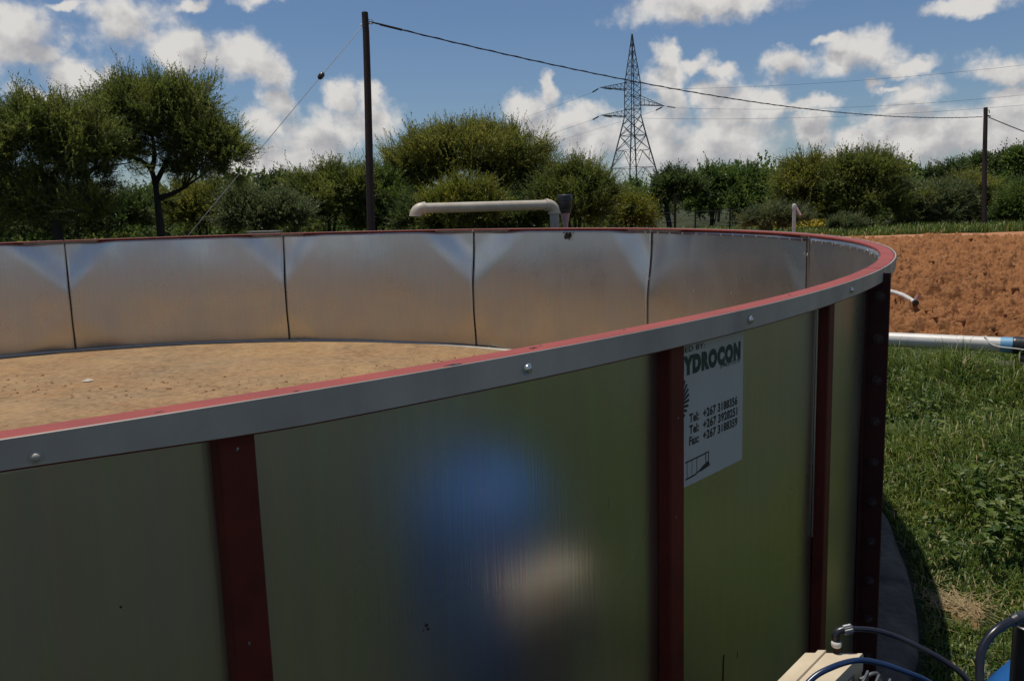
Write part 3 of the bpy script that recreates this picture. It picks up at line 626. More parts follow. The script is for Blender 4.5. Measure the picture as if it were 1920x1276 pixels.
# ------------------------------------------------------------------ pipes around the tank
def elbow(c, a, b_, r, R_, n=10):                     # quarter bend from direction a to b_ about corner c
    c, a, b_ = map(lambda v: np.array(v, float), (c, a, b_)); return bez(c-a*R_, c-a*R_*.45, c+b_*R_*.45, c+b_*R_, n)
dR, dLft = 10.05, 9.45
pr_ = P(1027, 387, dR); pl_ = P(792, 387.5, dLft); pl_[2] = pr_[2] = (pl_[2]+pr_[2])/2
ax = (pl_-pr_)/np.linalg.norm(pl_-pr_); dn = np.array([0, 0, -1.])
inlet = thing('inlet_pipe', 'cream horizontal filling pipe with elbows reaching over the far tank rim', 'pipe', (pr_[0], pr_[1], 0))
rp = .058
MB().tube([pr_+ax*.02, pl_-ax*.01], rp, 20).build('pipe', M['cream'], inlet, True)
MB().tube(elbow(pl_+ax*.085, ax, dn, rp, .085), [rp*1.17]*10+[rp*1.22], 20).build('elbow', M['cream'], inlet, True, 60)
MB().tube([pl_-ax*.028, pl_+ax*.004], rp*1.25, 20).build('coupling', M['cream'], inlet, True, 50)
MB().tube(elbow(pr_-ax*.085, -ax, dn, rp, .085), [rp*1.13]*11, 20).build('elbow', M['cream'], inlet, True, 60)
MB().tube([pr_+ax*.0, pr_+ax*.03], rp*1.25, 20).build('coupling', M['cream'], inlet, True, 50)
rs_ = pr_-ax*.085+dn*.085
MB().tube([rs_+dn*.01, np.array([rs_[0], rs_[1], .0])], rp, 20).build('riser', M['alloy'], inlet, True)
MB().tube([rs_, rs_+dn*.022], rp*1.3, 20).build('coupling', M['cream'], inlet, True, 50)
vp = P(1060, 410, 10.3)
valve = thing('air_valve', 'black capped air valve on a tapering pink neck beside the cream pipe', 'valve', (vp[0], vp[1], 0))
q = 10.3/FPX
zv = lambda y: P(1060, y, 10.3)[2]
mtx = Matrix.Translation((vp[0], vp[1], 0))
MB().lathe([(13.5*q*.9, zv(392)), (13.5*q, zv(389)), (13*q, zv(378)), (14*q, zv(377)), (14.2*q, zv(370)), (13.5*q, zv(366)), (11.5*q, zv(364.5))], 20, mtx).build('cap', M['black'], valve, True, 40)
MB().lathe([(5*q, 0), (5*q, zv(432)), (5.2*q, zv(421)), (9.5*q, zv(397)), (9.7*q, zv(393))], 16, mtx).build('neck', M['pink'], valve, True, 40)
MB().lathe([(11*q, zv(399)), (11.3*q, zv(397)), (11.3*q, zv(392)), (10*q, zv(391.5))], 16, mtx).build('collar', M['black'], valve, True, 40)
sp_ = P(1489, 400, 14.); qs = 14./FPX
stand = thing('standpipe', 'white upright standpipe with a small hanging side arm behind the tank', 'standpipe', (sp_[0], sp_[1], 0))
zs = lambda y: P(1489, y, 14.)[2]
MB().tube([(sp_[0], sp_[1], 0), (sp_[0], sp_[1], zs(389))], 3.3*qs, 14).build('pipe', M['white'], stand, True)
MB().lathe([(3.9*qs, zs(392)), (4.0*qs, zs(390)), (4.0*qs, zs(385)), (3.2*qs, zs(383)), (1.2*qs, zs(382))], 14, Matrix.Translation((sp_[0], sp_[1], 0))).build('cap', M['white'], stand, True)
MB().tube([P(1491, 387, 14.), P(1501, 404, 13.95)], 2.7*qs, 10).build('side_arm', M['pink'], stand, True)
# offcut lying on the ploughed soil
p0 = PZ(1640, 539, .30); p1 = PZ(1688, 551.5, .28); p2 = PZ(1716, 567, .24)
oc = thing('pipe_offcut', 'short white bent pipe with dark open end lying on red soil', 'pipe', (p2[0], p2[1], 0))
MB().tube(smooth_path([p0, p1, p2], 6), .029, 14).build('pipe', M['white'], oc, True)
d = (p2-p1)/np.linalg.norm(p2-p1); MB().tube([p2-d*.01, p2+d*.035], .036, 14).build('end_cap', M['black'], oc, True, 40)
MB().tube([p2-d*.0+np.array([0, 0, .03]), p2+np.array([.03, 0, .09])], .02, 8).build('stub', M['pink'], oc, True, 40)
# thick white delivery pipe across the grass edge with blue band and coupling
zc = .20; p0 = PZ(1560, 631, zc); p1 = PZ(1878, 646, zc); p2 = PZ(2100, 658, zc); d = (p1-p0)/np.linalg.norm(p1-p0)
dp = thing('delivery_pipe', 'thick white pipe with pale blue band lying between grass and red soil', 'pipe', (p1[0], p1[1], 0))
MB().tube([p0, p1], .068, 24).build('pipe', M['white'], dp, True)
MB().tube([p1-d*.01, p1+d*.09], .071, 24).build('blue_band', M['lightblue'], dp, True, 40)
MB().tube([p1+d*.085, p1+d*.10, p1+d*.11, p1+d*.30], [.074, .08, .078, .078], 24).build('coupling', M['black'], dp, True, 40)
MB().tube(smooth_path([p1-d*.16+np.array([0, -.04, .075]), p1-d*.10+np.array([0, -.085, .0]), p1+d*.1+np.array([.0, -.10, -.02]), p1+d*.5+np.array([.0, -.12, -.07])], 8), .006, 6).build('tie_rope', M['white'], dp, True)
MB().tube([p1-d*.13+np.array([math.cos(t)*0, 0, 0])+np.array([0, -.071*math.cos(t), .071*math.sin(t)]) for t in np.linspace(0, 2*math.pi, 14)], .005, 6).build('tie_rope', M['white'], dp, True)
# dark valve set under the coupling on a stone
vs = p1+d*.24
pv = thing('valve_assembly', 'dark iron valve body on stones under the pipe coupling at right', 'valve', (vs[0], vs[1], 0))
b = MB(); b.lathe([(.09, .0), (.10, .02), (.10, .05), (.05, .07), (.05, .13)], 14, Matrix.Translation((vs[0]-.08, vs[1]-.02, 0))); b.build('body', M['black'], pv, True, 40)
b = MB(); b.lathe([(.10, -.05), (.12, .04), (.085, .09), (.07, .10)], 7, Matrix.Translation((vs[0]+.12, vs[1]-.1, .03))); b.build('flange_block', M['darkbolt'], pv)
MB().tube(smooth_path([(vs[0]-.18, vs[1]-.05, .13), (vs[0]-.1, vs[1]-.1, .11), (vs[0]+.06, vs[1]-.12, .16), (vs[0]+.2, vs[1]-.15, .1)], 6), .012, 8).build('hose', M['rubber'], pv, True)
b = MB()
for k, (dx, dy, s_) in enumerate(((-.27, -.04, .07),)):
    V = []
    for i in range(9):
        for j in range(12):
            th = math.pi*i/8; ph = 2*math.pi*j/12; r = s_*(1+.18*rnd.uniform(-1, 1)); V.append((vs[0]+dx+r*math.sin(th)*math.cos(ph)*1.5, vs[1]+dy+r*math.sin(th)*math.sin(ph), .04+r*math.cos(th)*.6))
    F = [(i*12+j, i*12+(j+1) % 12, (i+1)*12+(j+1) % 12, (i+1)*12+j) for i in range(8) for j in range(12)]
    b.add(V, F)
tag(b.build('stone', M['concrete'], None, True, 60), 'flat grey stone in the grass under the white pipe end', 'stone')

# ------------------------------------------------------------------ equipment in the lower right corner

zt_ = CZ-.70
bx = thing('control_box', 'cream sunlit housing with a raised ridge beside the tank wall', 'control box', (.5, 1.15, 0))
Q_ = [PZ(1510, 1222, zt_), PZ(1619, 1223, zt_), PZ(1497, 1345, zt_), PZ(1388, 1345, zt_)]
def slab(quad, z0, z1, bev=.004):
    q = [np.array(p) for p in quad]; cen = sum(q)/4; V = []
    for z, s_ in ((z0, .97), (z1-.03, .985), (z1-.0301, 1), (z1-bev, 1), (z1, .985)):
        for p in q: w_ = cen+(p-cen)*s_; V.append((w_[0], w_[1], z))
    n = 5; F = [(3, 2, 1, 0), (16, 17, 18, 19)]
    for l in range(n-1):
        for j in range(4): F.append((l*4+j, l*4+(j+1) % 4, l*4+4+(j+1) % 4, l*4+4+j))
    return MB().add(V, [f[::-1] for f in F])
slab(Q_, zt_-.065, zt_).build('housing', M['boxcream'], bx)
slab([(sum(Q_)/4)+(p-sum(Q_)/4)*.9 for p in Q_], .30, zt_-.066).build('body', M['alloy'], bx)
r0, r1 = PZ(1541, 1222, zt_), PZ(1420, 1345, zt_); e = Q_[1]-Q_[0]; e = e/np.linalg.norm(e); V = []
for p in (r0, r1):
    for a, z in ((-.007, .0005), (-.006, .004), (.006, .004), (.007, .0005)): V.append(tuple(p+e*a+np.array([0, 0, z])))
MB().add(V, [(0, 1, 5, 4), (1, 2, 6, 5), (2, 3, 7, 6), (0, 3, 2, 1), (4, 5, 6, 7)]).build('ridge', M['boxcream'], bx)
b = MB(); c = PZ(1612, 1262, zt_-.02)
for k in range(4):
    b.box(c+np.array([.012*k-.01, -.012*k, -.05]), (.003, .05, .10), Matrix.Rotation(-.6, 4, 'Z'))
b.box(c+np.array([.02, -.0, -.14]), (.09, .08, .12), Matrix.Rotation(-.6, 4, 'Z')); b.build('bracket', M['alloy'], bx)
b = MB(); b.box(((Q_[0]+Q_[2])/2)*np.array([1, 1, 0])+np.array([0, 0, .15]), (.14, .16, .30), Matrix.Rotation(.7, 4, 'Z')); b.build('base', M['alloy'], bx)
MB().tube(smooth_path([c+np.array([0, 0, -.01]), PZ(1645, 1262, zt_-.03), PZ(1660, 1300, zt_-.08)], 8), .0028, 8).build('cable', M['wire'], bx, True)
# brass stub, elbow and nut standing on the housing, with the hose they feed
fp = PZ(1569, 1223, zt_); up = np.array([0, 0, 1.])
def PD(x, y, d): return P(x, y, d)
dfit = float(np.dot(fp-np.array([0, 0, CZ]), CF))
ft = thing('hose_fitting', 'black elbow fitting with ribbed nut feeding a black hose over the footing', 'hose', fp)
MB().tube([fp, PD(1569, 1212, dfit)], .0042, 12).build('stub', M['rust'], ft, True)
MB().lathe([(.0065, -.003), (.0078, -.001), (.0078, .004), (.0062, .006)], 16, frame(PD(1568, 1208, dfit), up)).build('ring', M['white'], ft, True, 40)
MB().tube(bez(PD(1568, 1206, dfit), PD(1567, 1190, dfit), PD(1563, 1184, dfit), PD(1582, 1180, dfit), 10), [.006]*4+[.0068]*7, 12).build('elbow', M['black'], ft, True)
n0, n1 = PD(1580, 1181, dfit), PD(1598, 1177, dfit); dd = (n1-n0); ln = np.linalg.norm(dd); b = MB()
V = []; nn = 28
fm = frame(n0, dd)
for z, k_ in ((0, .85), (.003, 1), (ln-.002, 1), (ln, .85)):
    for j in range(nn):
        r = .0078*k_*(1 if j % 2 else .87); a = 2*math.pi*j/nn; V.append(tuple(fm@Vector((r*math.cos(a), r*math.sin(a), z))))
F = [(i*nn+j, i*nn+(j+1) % nn, (i+1)*nn+(j+1) % nn, (i+1)*nn+j) for i in range(3) for j in range(nn)]+[tuple(range(nn))[::-1], tuple(range(3*nn, 4*nn))]
b.add(V, F).build('nut', M['alloy'], ft)
MB().tube(smooth_path([PD(1596, 1177.5, dfit), PD(1640, 1181, dfit), PD(1686, 1195, dfit), PD(1732, 1217, dfit*.99), PD(1778, 1243, dfit*.98), PD(1812, 1272, dfit*.97), PD(1850, 1330, dfit*.96)], 8), .0044, 12).build('hose', M['rubber'], ft, True)
dh = 1.14
h1 = MB().tube(smooth_path([PD(1470, 1345, dh*.95), PD(1517, 1277, dh*.97), PD(1560, 1250, dh*.98), PD(1608, 1237, dh), PD(1652, 1243, dh), PD(1698, 1259, dh), PD(1740, 1277, dh), PD(1800, 1320, dh)], 8), .0039, 12).build('loop_hose', M['bluehose'], None, True)
tag(h1, 'dark blue hose arching over the cream housing', 'hose')
# blue moulded tank with a black filter column and looped hose
dcn = np.array([.762, .93]); zt2 = PZ(1872, 1258, 0)
drum = thing('blue_tank', 'rounded blue plastic tank cut off by the lower right corner', 'tank', (dcn[0], dcn[1], 0))
def sup(r, e=2.6): return r
prof = [(.15, .36), (.19, .38), (.20, .42), (.20, .64), (.194, .645), (.194, .655), (.20, .66), (.20, .80), (.197, .815), (.187, .85), (.168, .878), (.14, .897), (.10, .908), (.05, .913), (.01, .914)]
prof = [(r_, z_+.030) for r_, z_ in prof]
MB().lathe(prof, 40, Matrix.Translation((dcn[0], dcn[1], 0))@Matrix.Diagonal((1, 1, 1, 1))).build('body', M['blue'], drum, True, 50)
b = MB()
for sx in (-1, 1):
    for sy in (-1, 1): b.box((dcn[0]+sx*.12, dcn[1]+sy*.12, .205), (.035, .035, .41))
b.box((dcn[0], dcn[1], .406), (.3, .3, .02)); b.build('stand', M['redrust'], drum)
fx = P(1925, 1200, 1.02)
fl = thing('filter_column', 'black filter column with a looped black hose above the blue tank', 'filter', (fx[0], fx[1], fx[2]-.15))
q = 1.02/FPX; mtx = Matrix.Translation((fx[0], fx[1], 0)); zf_ = lambda y: P(1925, y, 1.02)[2]
MB().lathe([(24*q, zf_(1330)), (24*q, zf_(1178)), (25*q, zf_(1176)), (25*q, zf_(1168)), (22*q, zf_(1166)), (22*q, zf_(1154)), (20*q, zf_(1150)), (8*q, zf_(1147))], 26, mtx).build('body', M['black'], fl, True, 40)
MB().tube(smooth_path([P(1914, 1157, 1.0), P(1903, 1161, .995), P(1871, 1178, .985), P(1848, 1203, .98), P(1838, 1232, .975), P(1837, 1276, .97), P(1842, 1330, .96)], 8), .0050, 14).build('hose', M['rubber'], fl, True)
MB().tube([P(1899, 1163, .995), P(1908, 1158, .995)], .0068, 14).build('clip', M['black'], fl, True, 40)

# ------------------------------------------------------------------ poles, cables, pylon
def util_pole(name, label, base, top, r0, r1, parts=True):
    o = thing(name, label, 'utility pole', base)
    base = np.array(base, float); top = np.array(top, float); pts = []; rad = []
    for i in range(15):
        t = i/14; w_ = .012*math.sin(t*5+base[0]) if 0 < t < 1 else 0; pts.append(base+(top-base)*t+np.array([w_, 0, 0])); rad.append(r0+(r1-r0)*t)
    MB().tube(pts, rad, 14).build('shaft', M['pole'], o, True, 40); return o
d1 = 17.; t1 = P(684, 24, d1); b1 = P(697, 430, d1); b1 = b1+(b1-t1)*(b1[2]/(t1[2]-b1[2])); b1[2] = 0
p1 = util_pole('utility_pole', 'tall dark timber pole carrying the cable and guy wire behind the tank', b1, t1, .088, .066)
d2 = 37.4; t2 = P(1848, 202, d2); b2 = P(1845, 430, d2); b2[2] = 0
p2 = util_pole('utility_pole', 'timber pole standing at the field edge on the right', b2, t2, .11, .085)
a1 = P(692, 41, d1); a2 = P(1842, 219, d2)
b = MB(); b.tube([P(675, 47, d1), P(696, 44, d1)], .012, 6); b.tube(bez(P(690, 37, d1), P(700, 35, d1), P(703, 44, d1), P(696, 46, d1), 8), .008, 5); b.build('eye_bolt', M['wire'], p1, True)
MB().tube([P(1850, 207, d2), P(1855, 207, d2), P(1855, 212, d2)], .02, 6).build('bracket', M['wire'], p2, True)
MB().tube([P(1851, 217, d2), P(1857, 218, d2)], .03, 6).build('bracket', M['cable'], p2, True)
def sag(a, b_, s_, n=40): return [a+(b_-a)*i/n-np.array([0, 0, s_*4*(i/n)*(1-i/n)]) for i in range(n+1)]
SAG = .62
b = MB(); pts = sag(a1, a2, SAG, 240)
b.tube(pts, .013, 6)
hel = []
for i, p in enumerate(pts): hel.append(p+.013*np.array([0, math.cos(i*1.1), math.sin(i*1.1)]))
b.tube(hel, .010, 5)
b.tube([pts[2], pts[6]], .024, 8)
tag(b.build('overhead_cable', M['cable'], None, True), 'twisted black cable sagging between the two timber poles', 'cable')
a3 = P(1854, 220, d2); a4 = P(2300, 360, d2*1.5)
tag(MB().tube(sag(a3, P(2350, 330, 60), .9), .021, 6).build('overhead_cable', M['cable'], None, True), 'black cable running off to the right from the far pole', 'cable')
g0 = P(679, 50, d1)
gA = PZ(345, 452, 0); gdir = P(350, 445, 15.2); gend = gdir+(gdir-g0)*(gdir[2]/(g0[2]-gdir[2]))
gw = thing('guy_wire', 'thin guy wire with dark insulator slanting down left from the tall pole', 'guy wire', gend)
MB().tube([g0, gend], .0065, 5).build('strand', M['wire'], gw)
k = (596-680)/(350-680.); ip = g0+(gdir-g0)*k; dv = (gdir-g0)/np.linalg.norm(gdir-g0)
MB().lathe([(.012, -.085), (.03, -.075), (.05, -.05), (.055, 0), (.05, .05), (.03, .075), (.012, .085)], 10, frame(ip, dv)).build('insulator', M['insul'], gw, True)

# lattice pylon
PD_ = 155.; pc = G(1188, PD_); sc = PD_/FPX
py = thing('lattice_pylon', 'tall steel lattice pylon with three cross arms rising beyond the trees', 'pylon', pc)
zp = lambda y: P(1188, y, PD_)[2]
yaw = .50; ca, sa = math.cos(yaw), math.sin(yaw)
def pp(u, v, z): return (pc[0]+u*ca-v*sa, pc[1]+u*sa+v*ca, z)
lv = [(0, 7.2), (zp(352), 4.35), (zp(315), 3.45), (zp(283), 2.68), (zp(256), 2.05), (zp(236), 1.6), (zp(220), 1.28), (zp(208), 1.26), (zp(196), 1.26), (zp(184), 1.25), (zp(172), 1.25), (zp(160), 1.22), (zp(146), 1.0), (zp(131), .80), (zp(116), .58), (zp(101), .38), (zp(88), .2), (zp(74), .06)]
lv = [(z_, w_*.82) for z_, w_ in lv]
legs = MB(); br = MB(); br2 = MB()
cor = [(-1, -1), (1, -1), (1, 1), (-1, 1)]
for (u, v) in cor:
    MB().tube([pp(u*w_, v*w_, z) for z, w_ in lv], [.13 if z < zp(220) else .085 for z, w_ in lv], 5).build('leg', M['lattice'], py)
for i in range(len(lv)-1):
    (z0, w0), (z1, w1) = lv[i], lv[i+1]; r = .065 if i < 6 else .045
    for j in range(4):
        u0, v0 = cor[j]; u1_, v1_ = cor[(j+1) % 4]
        A0, A1 = pp(u0*w0, v0*w0, z0), pp(u1_*w0, v1_*w0, z0); B0, B1 = pp(u0*w1, v0*w1, z1), pp(u1_*w1, v1_*w1, z1)
        if i in (0, 1, 2):                                # big K panels with redundant members
            mid = tuple((np.array(B0)+np.array(B1))/2); br.tube([A0, mid], r*.9, 4); br.tube([A1, mid], r*.9, 4); br.tube([B0, B1], r*.7, 4)
            h0 = (np.array(A0)+np.array(mid))/2; h1_ = (np.array(A0)+np.array(B0))/2; br.tube([h0, h1_], r*.55, 4); br.tube([h0, B0], r*.55, 4)
            h0 = (np.array(A1)+np.array(mid))/2; h1_ = (np.array(A1)+np.array(B1))/2; br.tube([h0, h1_], r*.55, 4); br.tube([h0, B1], r*.55, 4)
        else:
            br.tube([A0, B1], r, 4); br.tube([A1, B0], r, 4)
            if i in (3, 6, 8, 10, 11, 12): br.tube([B0, B1], r, 4)
br.build('bracing', M['lattice'], py)
def arm(side, yt, yb, ytip, xt, name='cross_arm'):
    b = MB(); zt1, zb1, ztip = zp(yt), zp(yb), zp(ytip); w_ = 1.03; Lr = xt
    tip = np.array(pp(side*Lr, 0, ztip)); r = .05
    n = 6
    for v in (-1, 1):
        T = np.array(pp(side*w_, v*w_*.8, zt1)); B = np.array(pp(side*w_, v*w_*.8, zb1)); b.tube([T, tip], .055, 4); b.tube([B, tip], .065, 4)
        for k in range(n):
            f0, f1 = k/n, (k+1)/n; b.tube([B+(tip-B)*f0, T+(tip-T)*f1], .035, 4); b.tube([T+(tip-T)*f1, B+(tip-B)*f1], .035, 4)
    for k in range(n):
        f0, f1 = k/n, (k+1)/n; q0 = [np.array(pp(side*w_, v*w_*.8, zb1))*(1-f)+tip*f for v, f in ((-1, f0), (1, f1))]; b.tube(q0, .035, 4)
    b.build(name, M['lattice'], py); return tip
tips = [arm(-1, 160, 174, 172, 7.0), arm(1, 184, 200, 200, 7.2), arm(-1, 209, 222, 221, 7.0)]
for k_, tp in enumerate(tips):
    for sgn in (-1, 1):
        away = np.array([-.55, .83, -.0]) if sgn < 0 else np.array([.80, -.6, 0]); end = tp+away*2.3-np.array([0, 0, .55])
        b = MB(); n = 9
        for i in range(n): b.lathe([(.03, -.06), (.13, -.02), (.13, .02), (.03, .06)], 7, frame(tp+(end-tp)*(.3+.7*i/n), end-tp))
        b.tube([tp, end], .025, 4); b.build('insulator_string', M['insul'], py)
        far_ = np.array([end[0]-.55*330, end[1]+.83*330, end[2]]) if sgn < 0 else None
        if sgn < 0: pts = sag(end, far_, 9, 40); lab = ('upper', 'middle', 'lower')[k_]
        else:
            ytar = (122, 178, 197)[k_]; dd_ = 128.; e1 = P(1920, ytar, dd_); full = end+(e1-end)*2.6; k0 = 1/2.6
            # chord to a mast far off to the right; the sag keeps it on the surveyed sight line
            s_ = 6.5; full[2] += s_*4*k0*(1-k0)*2.6; pts = sag(end, full, s_, 50); lab = ('upper', 'middle', 'lower')[k_]
        w_ = MB().tube(pts, .022 if sgn > 0 else .02, 4).build('power_line', M['wire'])
        tag(w_, f"thin grey conductor leaving the {lab} pylon arm towards the {'right of the sky' if sgn > 0 else 'trees on the left'}", 'power line', 'conductors strung from the pylon')
tpk = np.array(pp(0, 0, zp(75)))
# distant low-voltage pole and the wire fence
d3 = 72.
t3 = P(1352, 326, d3); b3 = G(1347, d3)
up3 = thing('utility_pole', 'small far pole with a crossbar in front of the dark trees', 'utility pole', b3)
MB().tube([b3, t3], [.13, .10], 8).build('shaft', M['bark'], up3); MB().tube([P(1339, 331, d3), P(1364, 329, d3)], .05, 5).build('crossbar', M['bark'], up3); MB().tube([P(1352, 335, d3), G(1341, d3+2)], .06, 5).build('stay', M['bark'], up3)
fn = thing('wire_fence', 'low wire fence with dark posts running behind the tank', 'fence', G(1300, 34))
fx_ = [(1130, 27), (1208, 29), (1265, 31), (1303, 32.5), (1368, 34.5), (1430, 37), (1512, 39), (1592, 41)]; fp_ = []
for x, d in fx_:
    g = G(x, d); fp_.append(g); h = 1.35 if x != 1265 else 1.95
    MB().tube([g, g+np.array([.02, 0, h])], .035 if x != 1265 else .05, 7).build('post', M['bark'], fn)
b = MB()
for h in (.35, .65, .95, 1.25):
    b.tube([g+np.array([0, -.03, h]) for g in fp_], .0055, 4)
b.build('strand', M['wire'], fn)

# ------------------------------------------------------------------ trees and bushes
ONE = np.ones
def unit(v): return v/np.maximum(np.linalg.norm(v, axis=-1, keepdims=True), 1e-9)
def foliage(lobes, ntw, tl, M_, ll, lw, seed, upb=.5, spike=.6, ncl=None):
    """twigs set in clumps over the lobes; returns leaf quads and twig ribbons"""
    g = np.random.default_rng(seed); area = np.array([l[1][0]*l[1][2] for l in lobes]); area = area/area.sum()
    LV = []; LM = []; TV = []; cl_all = []
    for (c, r), fr in zip(lobes, area):
        c = np.array(c); r = np.array(r); n = max(int(ntw*fr), 20); k = max(6, int(n/22))
        d = unit(g.normal(size=(k*3, 3))); d = d[d[:, 2] > -.55+.35*g.random(len(d))][:k]; k = len(d)
        rad = g.uniform(.42, 1.0, (k, 1))+.22*np.abs(g.normal(size=(k, 1)))*(g.random((k, 1)) < .35); cl = c+d*r*rad; cl_all.append(cl)
        idx = g.integers(0, k, n); pl = unit(unit(d/r)*.9+np.array([0, 0, upb])+g.normal(size=(k, 3))*.45); st = cl[idx]+g.normal(size=(n, 3))*r.mean()*.12
        dr = unit(pl[idx]+g.normal(size=(n, 3))*spike*.62); ln = tl*g.uniform(.45, 1.45, (n, 1))*(1+.5*(g.random((n, 1)) < .06))
        side = unit(np.cross(dr, g.normal(size=(n, 3)))); tone = g.integers(0, 3, k)
        t = (np.arange(M_)+.5)/M_
        pos = st[:, None]+dr[:, None]*ln[:, None]*t[None, :, None]+side[:, None]*(ln[:, None]*.22*(t**2)[None, :, None])
        ax_ = unit(dr[:, None]*1.0+g.normal(size=(n, M_, 3))*.5); lf = ax_*ll*g.uniform(.6, 1.3, (n, M_, 1))*(1-.45*t)[None, :, None]
        wd = unit(np.cross(ax_, g.normal(size=(n, M_, 3))*.62+np.array([0, 0, 1.])))*lw*g.uniform(.7, 1.3, (n, M_, 1))
        q = np.stack([pos, pos+lf*.5+wd, pos+lf, pos+lf*.5-wd], 2).reshape(-1, 4, 3); LV.append(q)
        mi = np.where(g.random((n, M_)) < .75, tone[idx][:, None], g.integers(0, 3, (n, M_))); LM.append(mi.reshape(-1))
        w2 = side*.006*max(tl/.5, .6); TV.append(np.stack([st-w2, st+w2, st+dr*ln+side*ln*.22+w2*.2, st+dr*ln+side*ln*.22-w2*.2], 1))
    LV = np.concatenate(LV); TV = np.concatenate(TV); LM = np.concatenate(LM)
    V = np.concatenate([LV.reshape(-1, 3), TV.reshape(-1, 3)]); F = np.arange(len(V)).reshape(-1, 4); mi = np.concatenate([LM, np.full(len(TV), 3)])
    return V, F, mi, np.concatenate(cl_all)
def tree(name, label, cat, base, lobes_px, d, kind, seed, ntw=1500, tl=.5, nl=20, ll=.075, lw=.013, trunk=None, tr=.10, limbs=26, upb=.5, spike=.6, thick=.8, group=None):
    s_ = d/FPX; lobes = []; ntw = int(ntw*DENS); ll, lw = ll*1.35, lw*.70
    for (x, y, rx, ry, *dz) in lobes_px:
        kx = tl*FPX/d; rx, ry, y = max(rx-.38*kx, .55*rx), max(ry-.46*kx, .45*ry), y+.22*kx
        dd = d+(dz[0] if dz else 0); lobes.append((P(x, y, dd), np.array([rx*dd/FPX, max(rx, ry)*thick*dd/FPX, ry*dd/FPX])))
    base = np.array(base, float); o = thing(name, label, cat, base, group)
    V, F, mi, cl = foliage(lobes, ntw, tl, nl, ll, lw, seed, upb, spike)
    ok = V[F][:, :, 2].min(1) > .02
    np_mesh('crown', V, F[ok], GREENS[kind]+[M['twig']], mi[ok], o)
    g = np.random.default_rng(seed+5); b = MB()
    tops = []
    if trunk:
        for tk in trunk:
            pts = [P(*q) if len(q) == 3 else P(q[0], q[1], d) for q in tk]; pts[0] = np.array([pts[0][0], pts[0][1], 0.]) if tk is trunk[0] else pts[0]
            k = len(pts); sm = smooth_path(pts, 5); n = len(sm); b.tube(sm, [(tr if tk is trunk[0] else tr*.6)*(1-.55*i/(n-1)) for i in range(n)], 8); tops += sm[int(n*.6):]
    else:
        ns = 3; cen = sum(l[0] for l in lobes)/len(lobes)
        for k in range(ns):
            e = np.array([cen[0]+g.normal()*.25*lobes[0][1][0], cen[1]+g.normal()*.25*lobes[0][1][1], cen[2]]); sm = bez(base+np.array([g.normal()*.1, g.normal()*.1, 0]), base+(e-base)*.3+np.array([0, 0, .25]), base+(e-base)*.7, e, 8); b.tube(sm, [tr*(1-.6*i/8) for i in range(9)], 7); tops += sm[3:]
    T_ = np.array(tops); sel = g.permutation(len(cl))[:limbs]
    for c in cl[sel]:
        j = np.argmin(np.linalg.norm(T_-c, axis=1)+g.random(len(T_))*.5); a = T_[j]; v = c-a
        mid = a+v*.5+np.array([g.normal()*.12, g.normal()*.12, -.10*np.linalg.norm(v)+.1]); sm = bez(a, a+(mid-a)*.7, mid+(c-mid)*.3, c, 6); L_ = np.linalg.norm(v)
        r_ = min(tr*.34, .016+.012*L_); b.tube(sm, [r_*(1-.75*i/6) for i in range(7)], 5)
    b.build('trunk', M['bark'], o, True); return o
DENS = 2.3; A = 'acacia tree'
tree('acacia_tree', 'broad bushy acacia with low foliage at the left edge of the picture', A, G(100, 17.5), [(40, 270, 120, 80), (150, 275, 90, 75), (-50, 260, 90, 80), (90, 225, 100, 45), (170, 330, 60, 36), (20, 340, 90, 40), (60, 385, 95, 55), (150, 390, 75, 50), (-30, 390, 80, 55)], 17.5, 'acacia', 1, 3900, .42, 22, .065, .0125, [[(112, 470), (104, 400), (96, 360), (80, 320)], [(104, 390), (150, 345), (180, 310)], [(98, 370), (30, 350), (-20, 330)], [(96, 360), (110, 300), (120, 260)]], .12, 44)
tree('acacia_tree', 'flat crowned acacia with a clear forked trunk left of the guy wire', A, G(302, 19), [(290, 215, 110, 70), (235, 225, 80, 62), (365, 260, 82, 55), (400, 288, 66, 50), (250, 185, 70, 36), (325, 185, 74, 42), (215, 282, 68, 40), (372, 312, 72, 36), (425, 262, 44, 40)], 19, 'acacia', 2, 3300, .45, 22, .068, .013, [[(306, 480), (301, 430), (295, 375), (290, 338)], [(293, 352), (283, 318), (262, 300), (232, 285)], [(291, 345), (305, 318), (322, 285), (340, 255)], [(284, 320), (290, 290), (285, 250)], [(298, 372), (325, 362), (352, 348)]], .115, 56)
B_ = 'bush'
tree('thorn_bush', 'dark green thorn bush filling the gap under the two acacias', B_, G(185, 21.5), [(150, 400, 70, 55), (230, 405, 70, 50), (60, 410, 80, 50), (-30, 400, 70, 60)], 21.5, 'dark', 3, 1700, .5, 16, .085, .02, None, .05, 16)
tree('thorn_bush', 'rounded mid green bush right of the forked acacia trunk', B_, G(385, 23.5), [(360, 395, 60, 50), (415, 385, 62, 48), (340, 365, 34, 26)], 23.5, 'olive', 4, 1300, .5, 18, .085, .018, None, .05, 16)
tree('thorn_bush', 'greyish low bush below the slanting guy wire', B_, G(492, 22), [(480, 402, 66, 40), (530, 400, 52, 44), (450, 372, 40, 28)], 22, 'grey', 5, 1250, .45, 18, .08, .017, None, .05, 16)
tree('far_tree', 'small round dark tree seen above the bushes left of the tall pole', 'tree', G(521, 46), [(521, 348, 28, 22), (505, 356, 20, 16), (540, 358, 20, 16)], 46, 'dark', 6, 420, .6, 14, .16, .05, None, .09, 8)
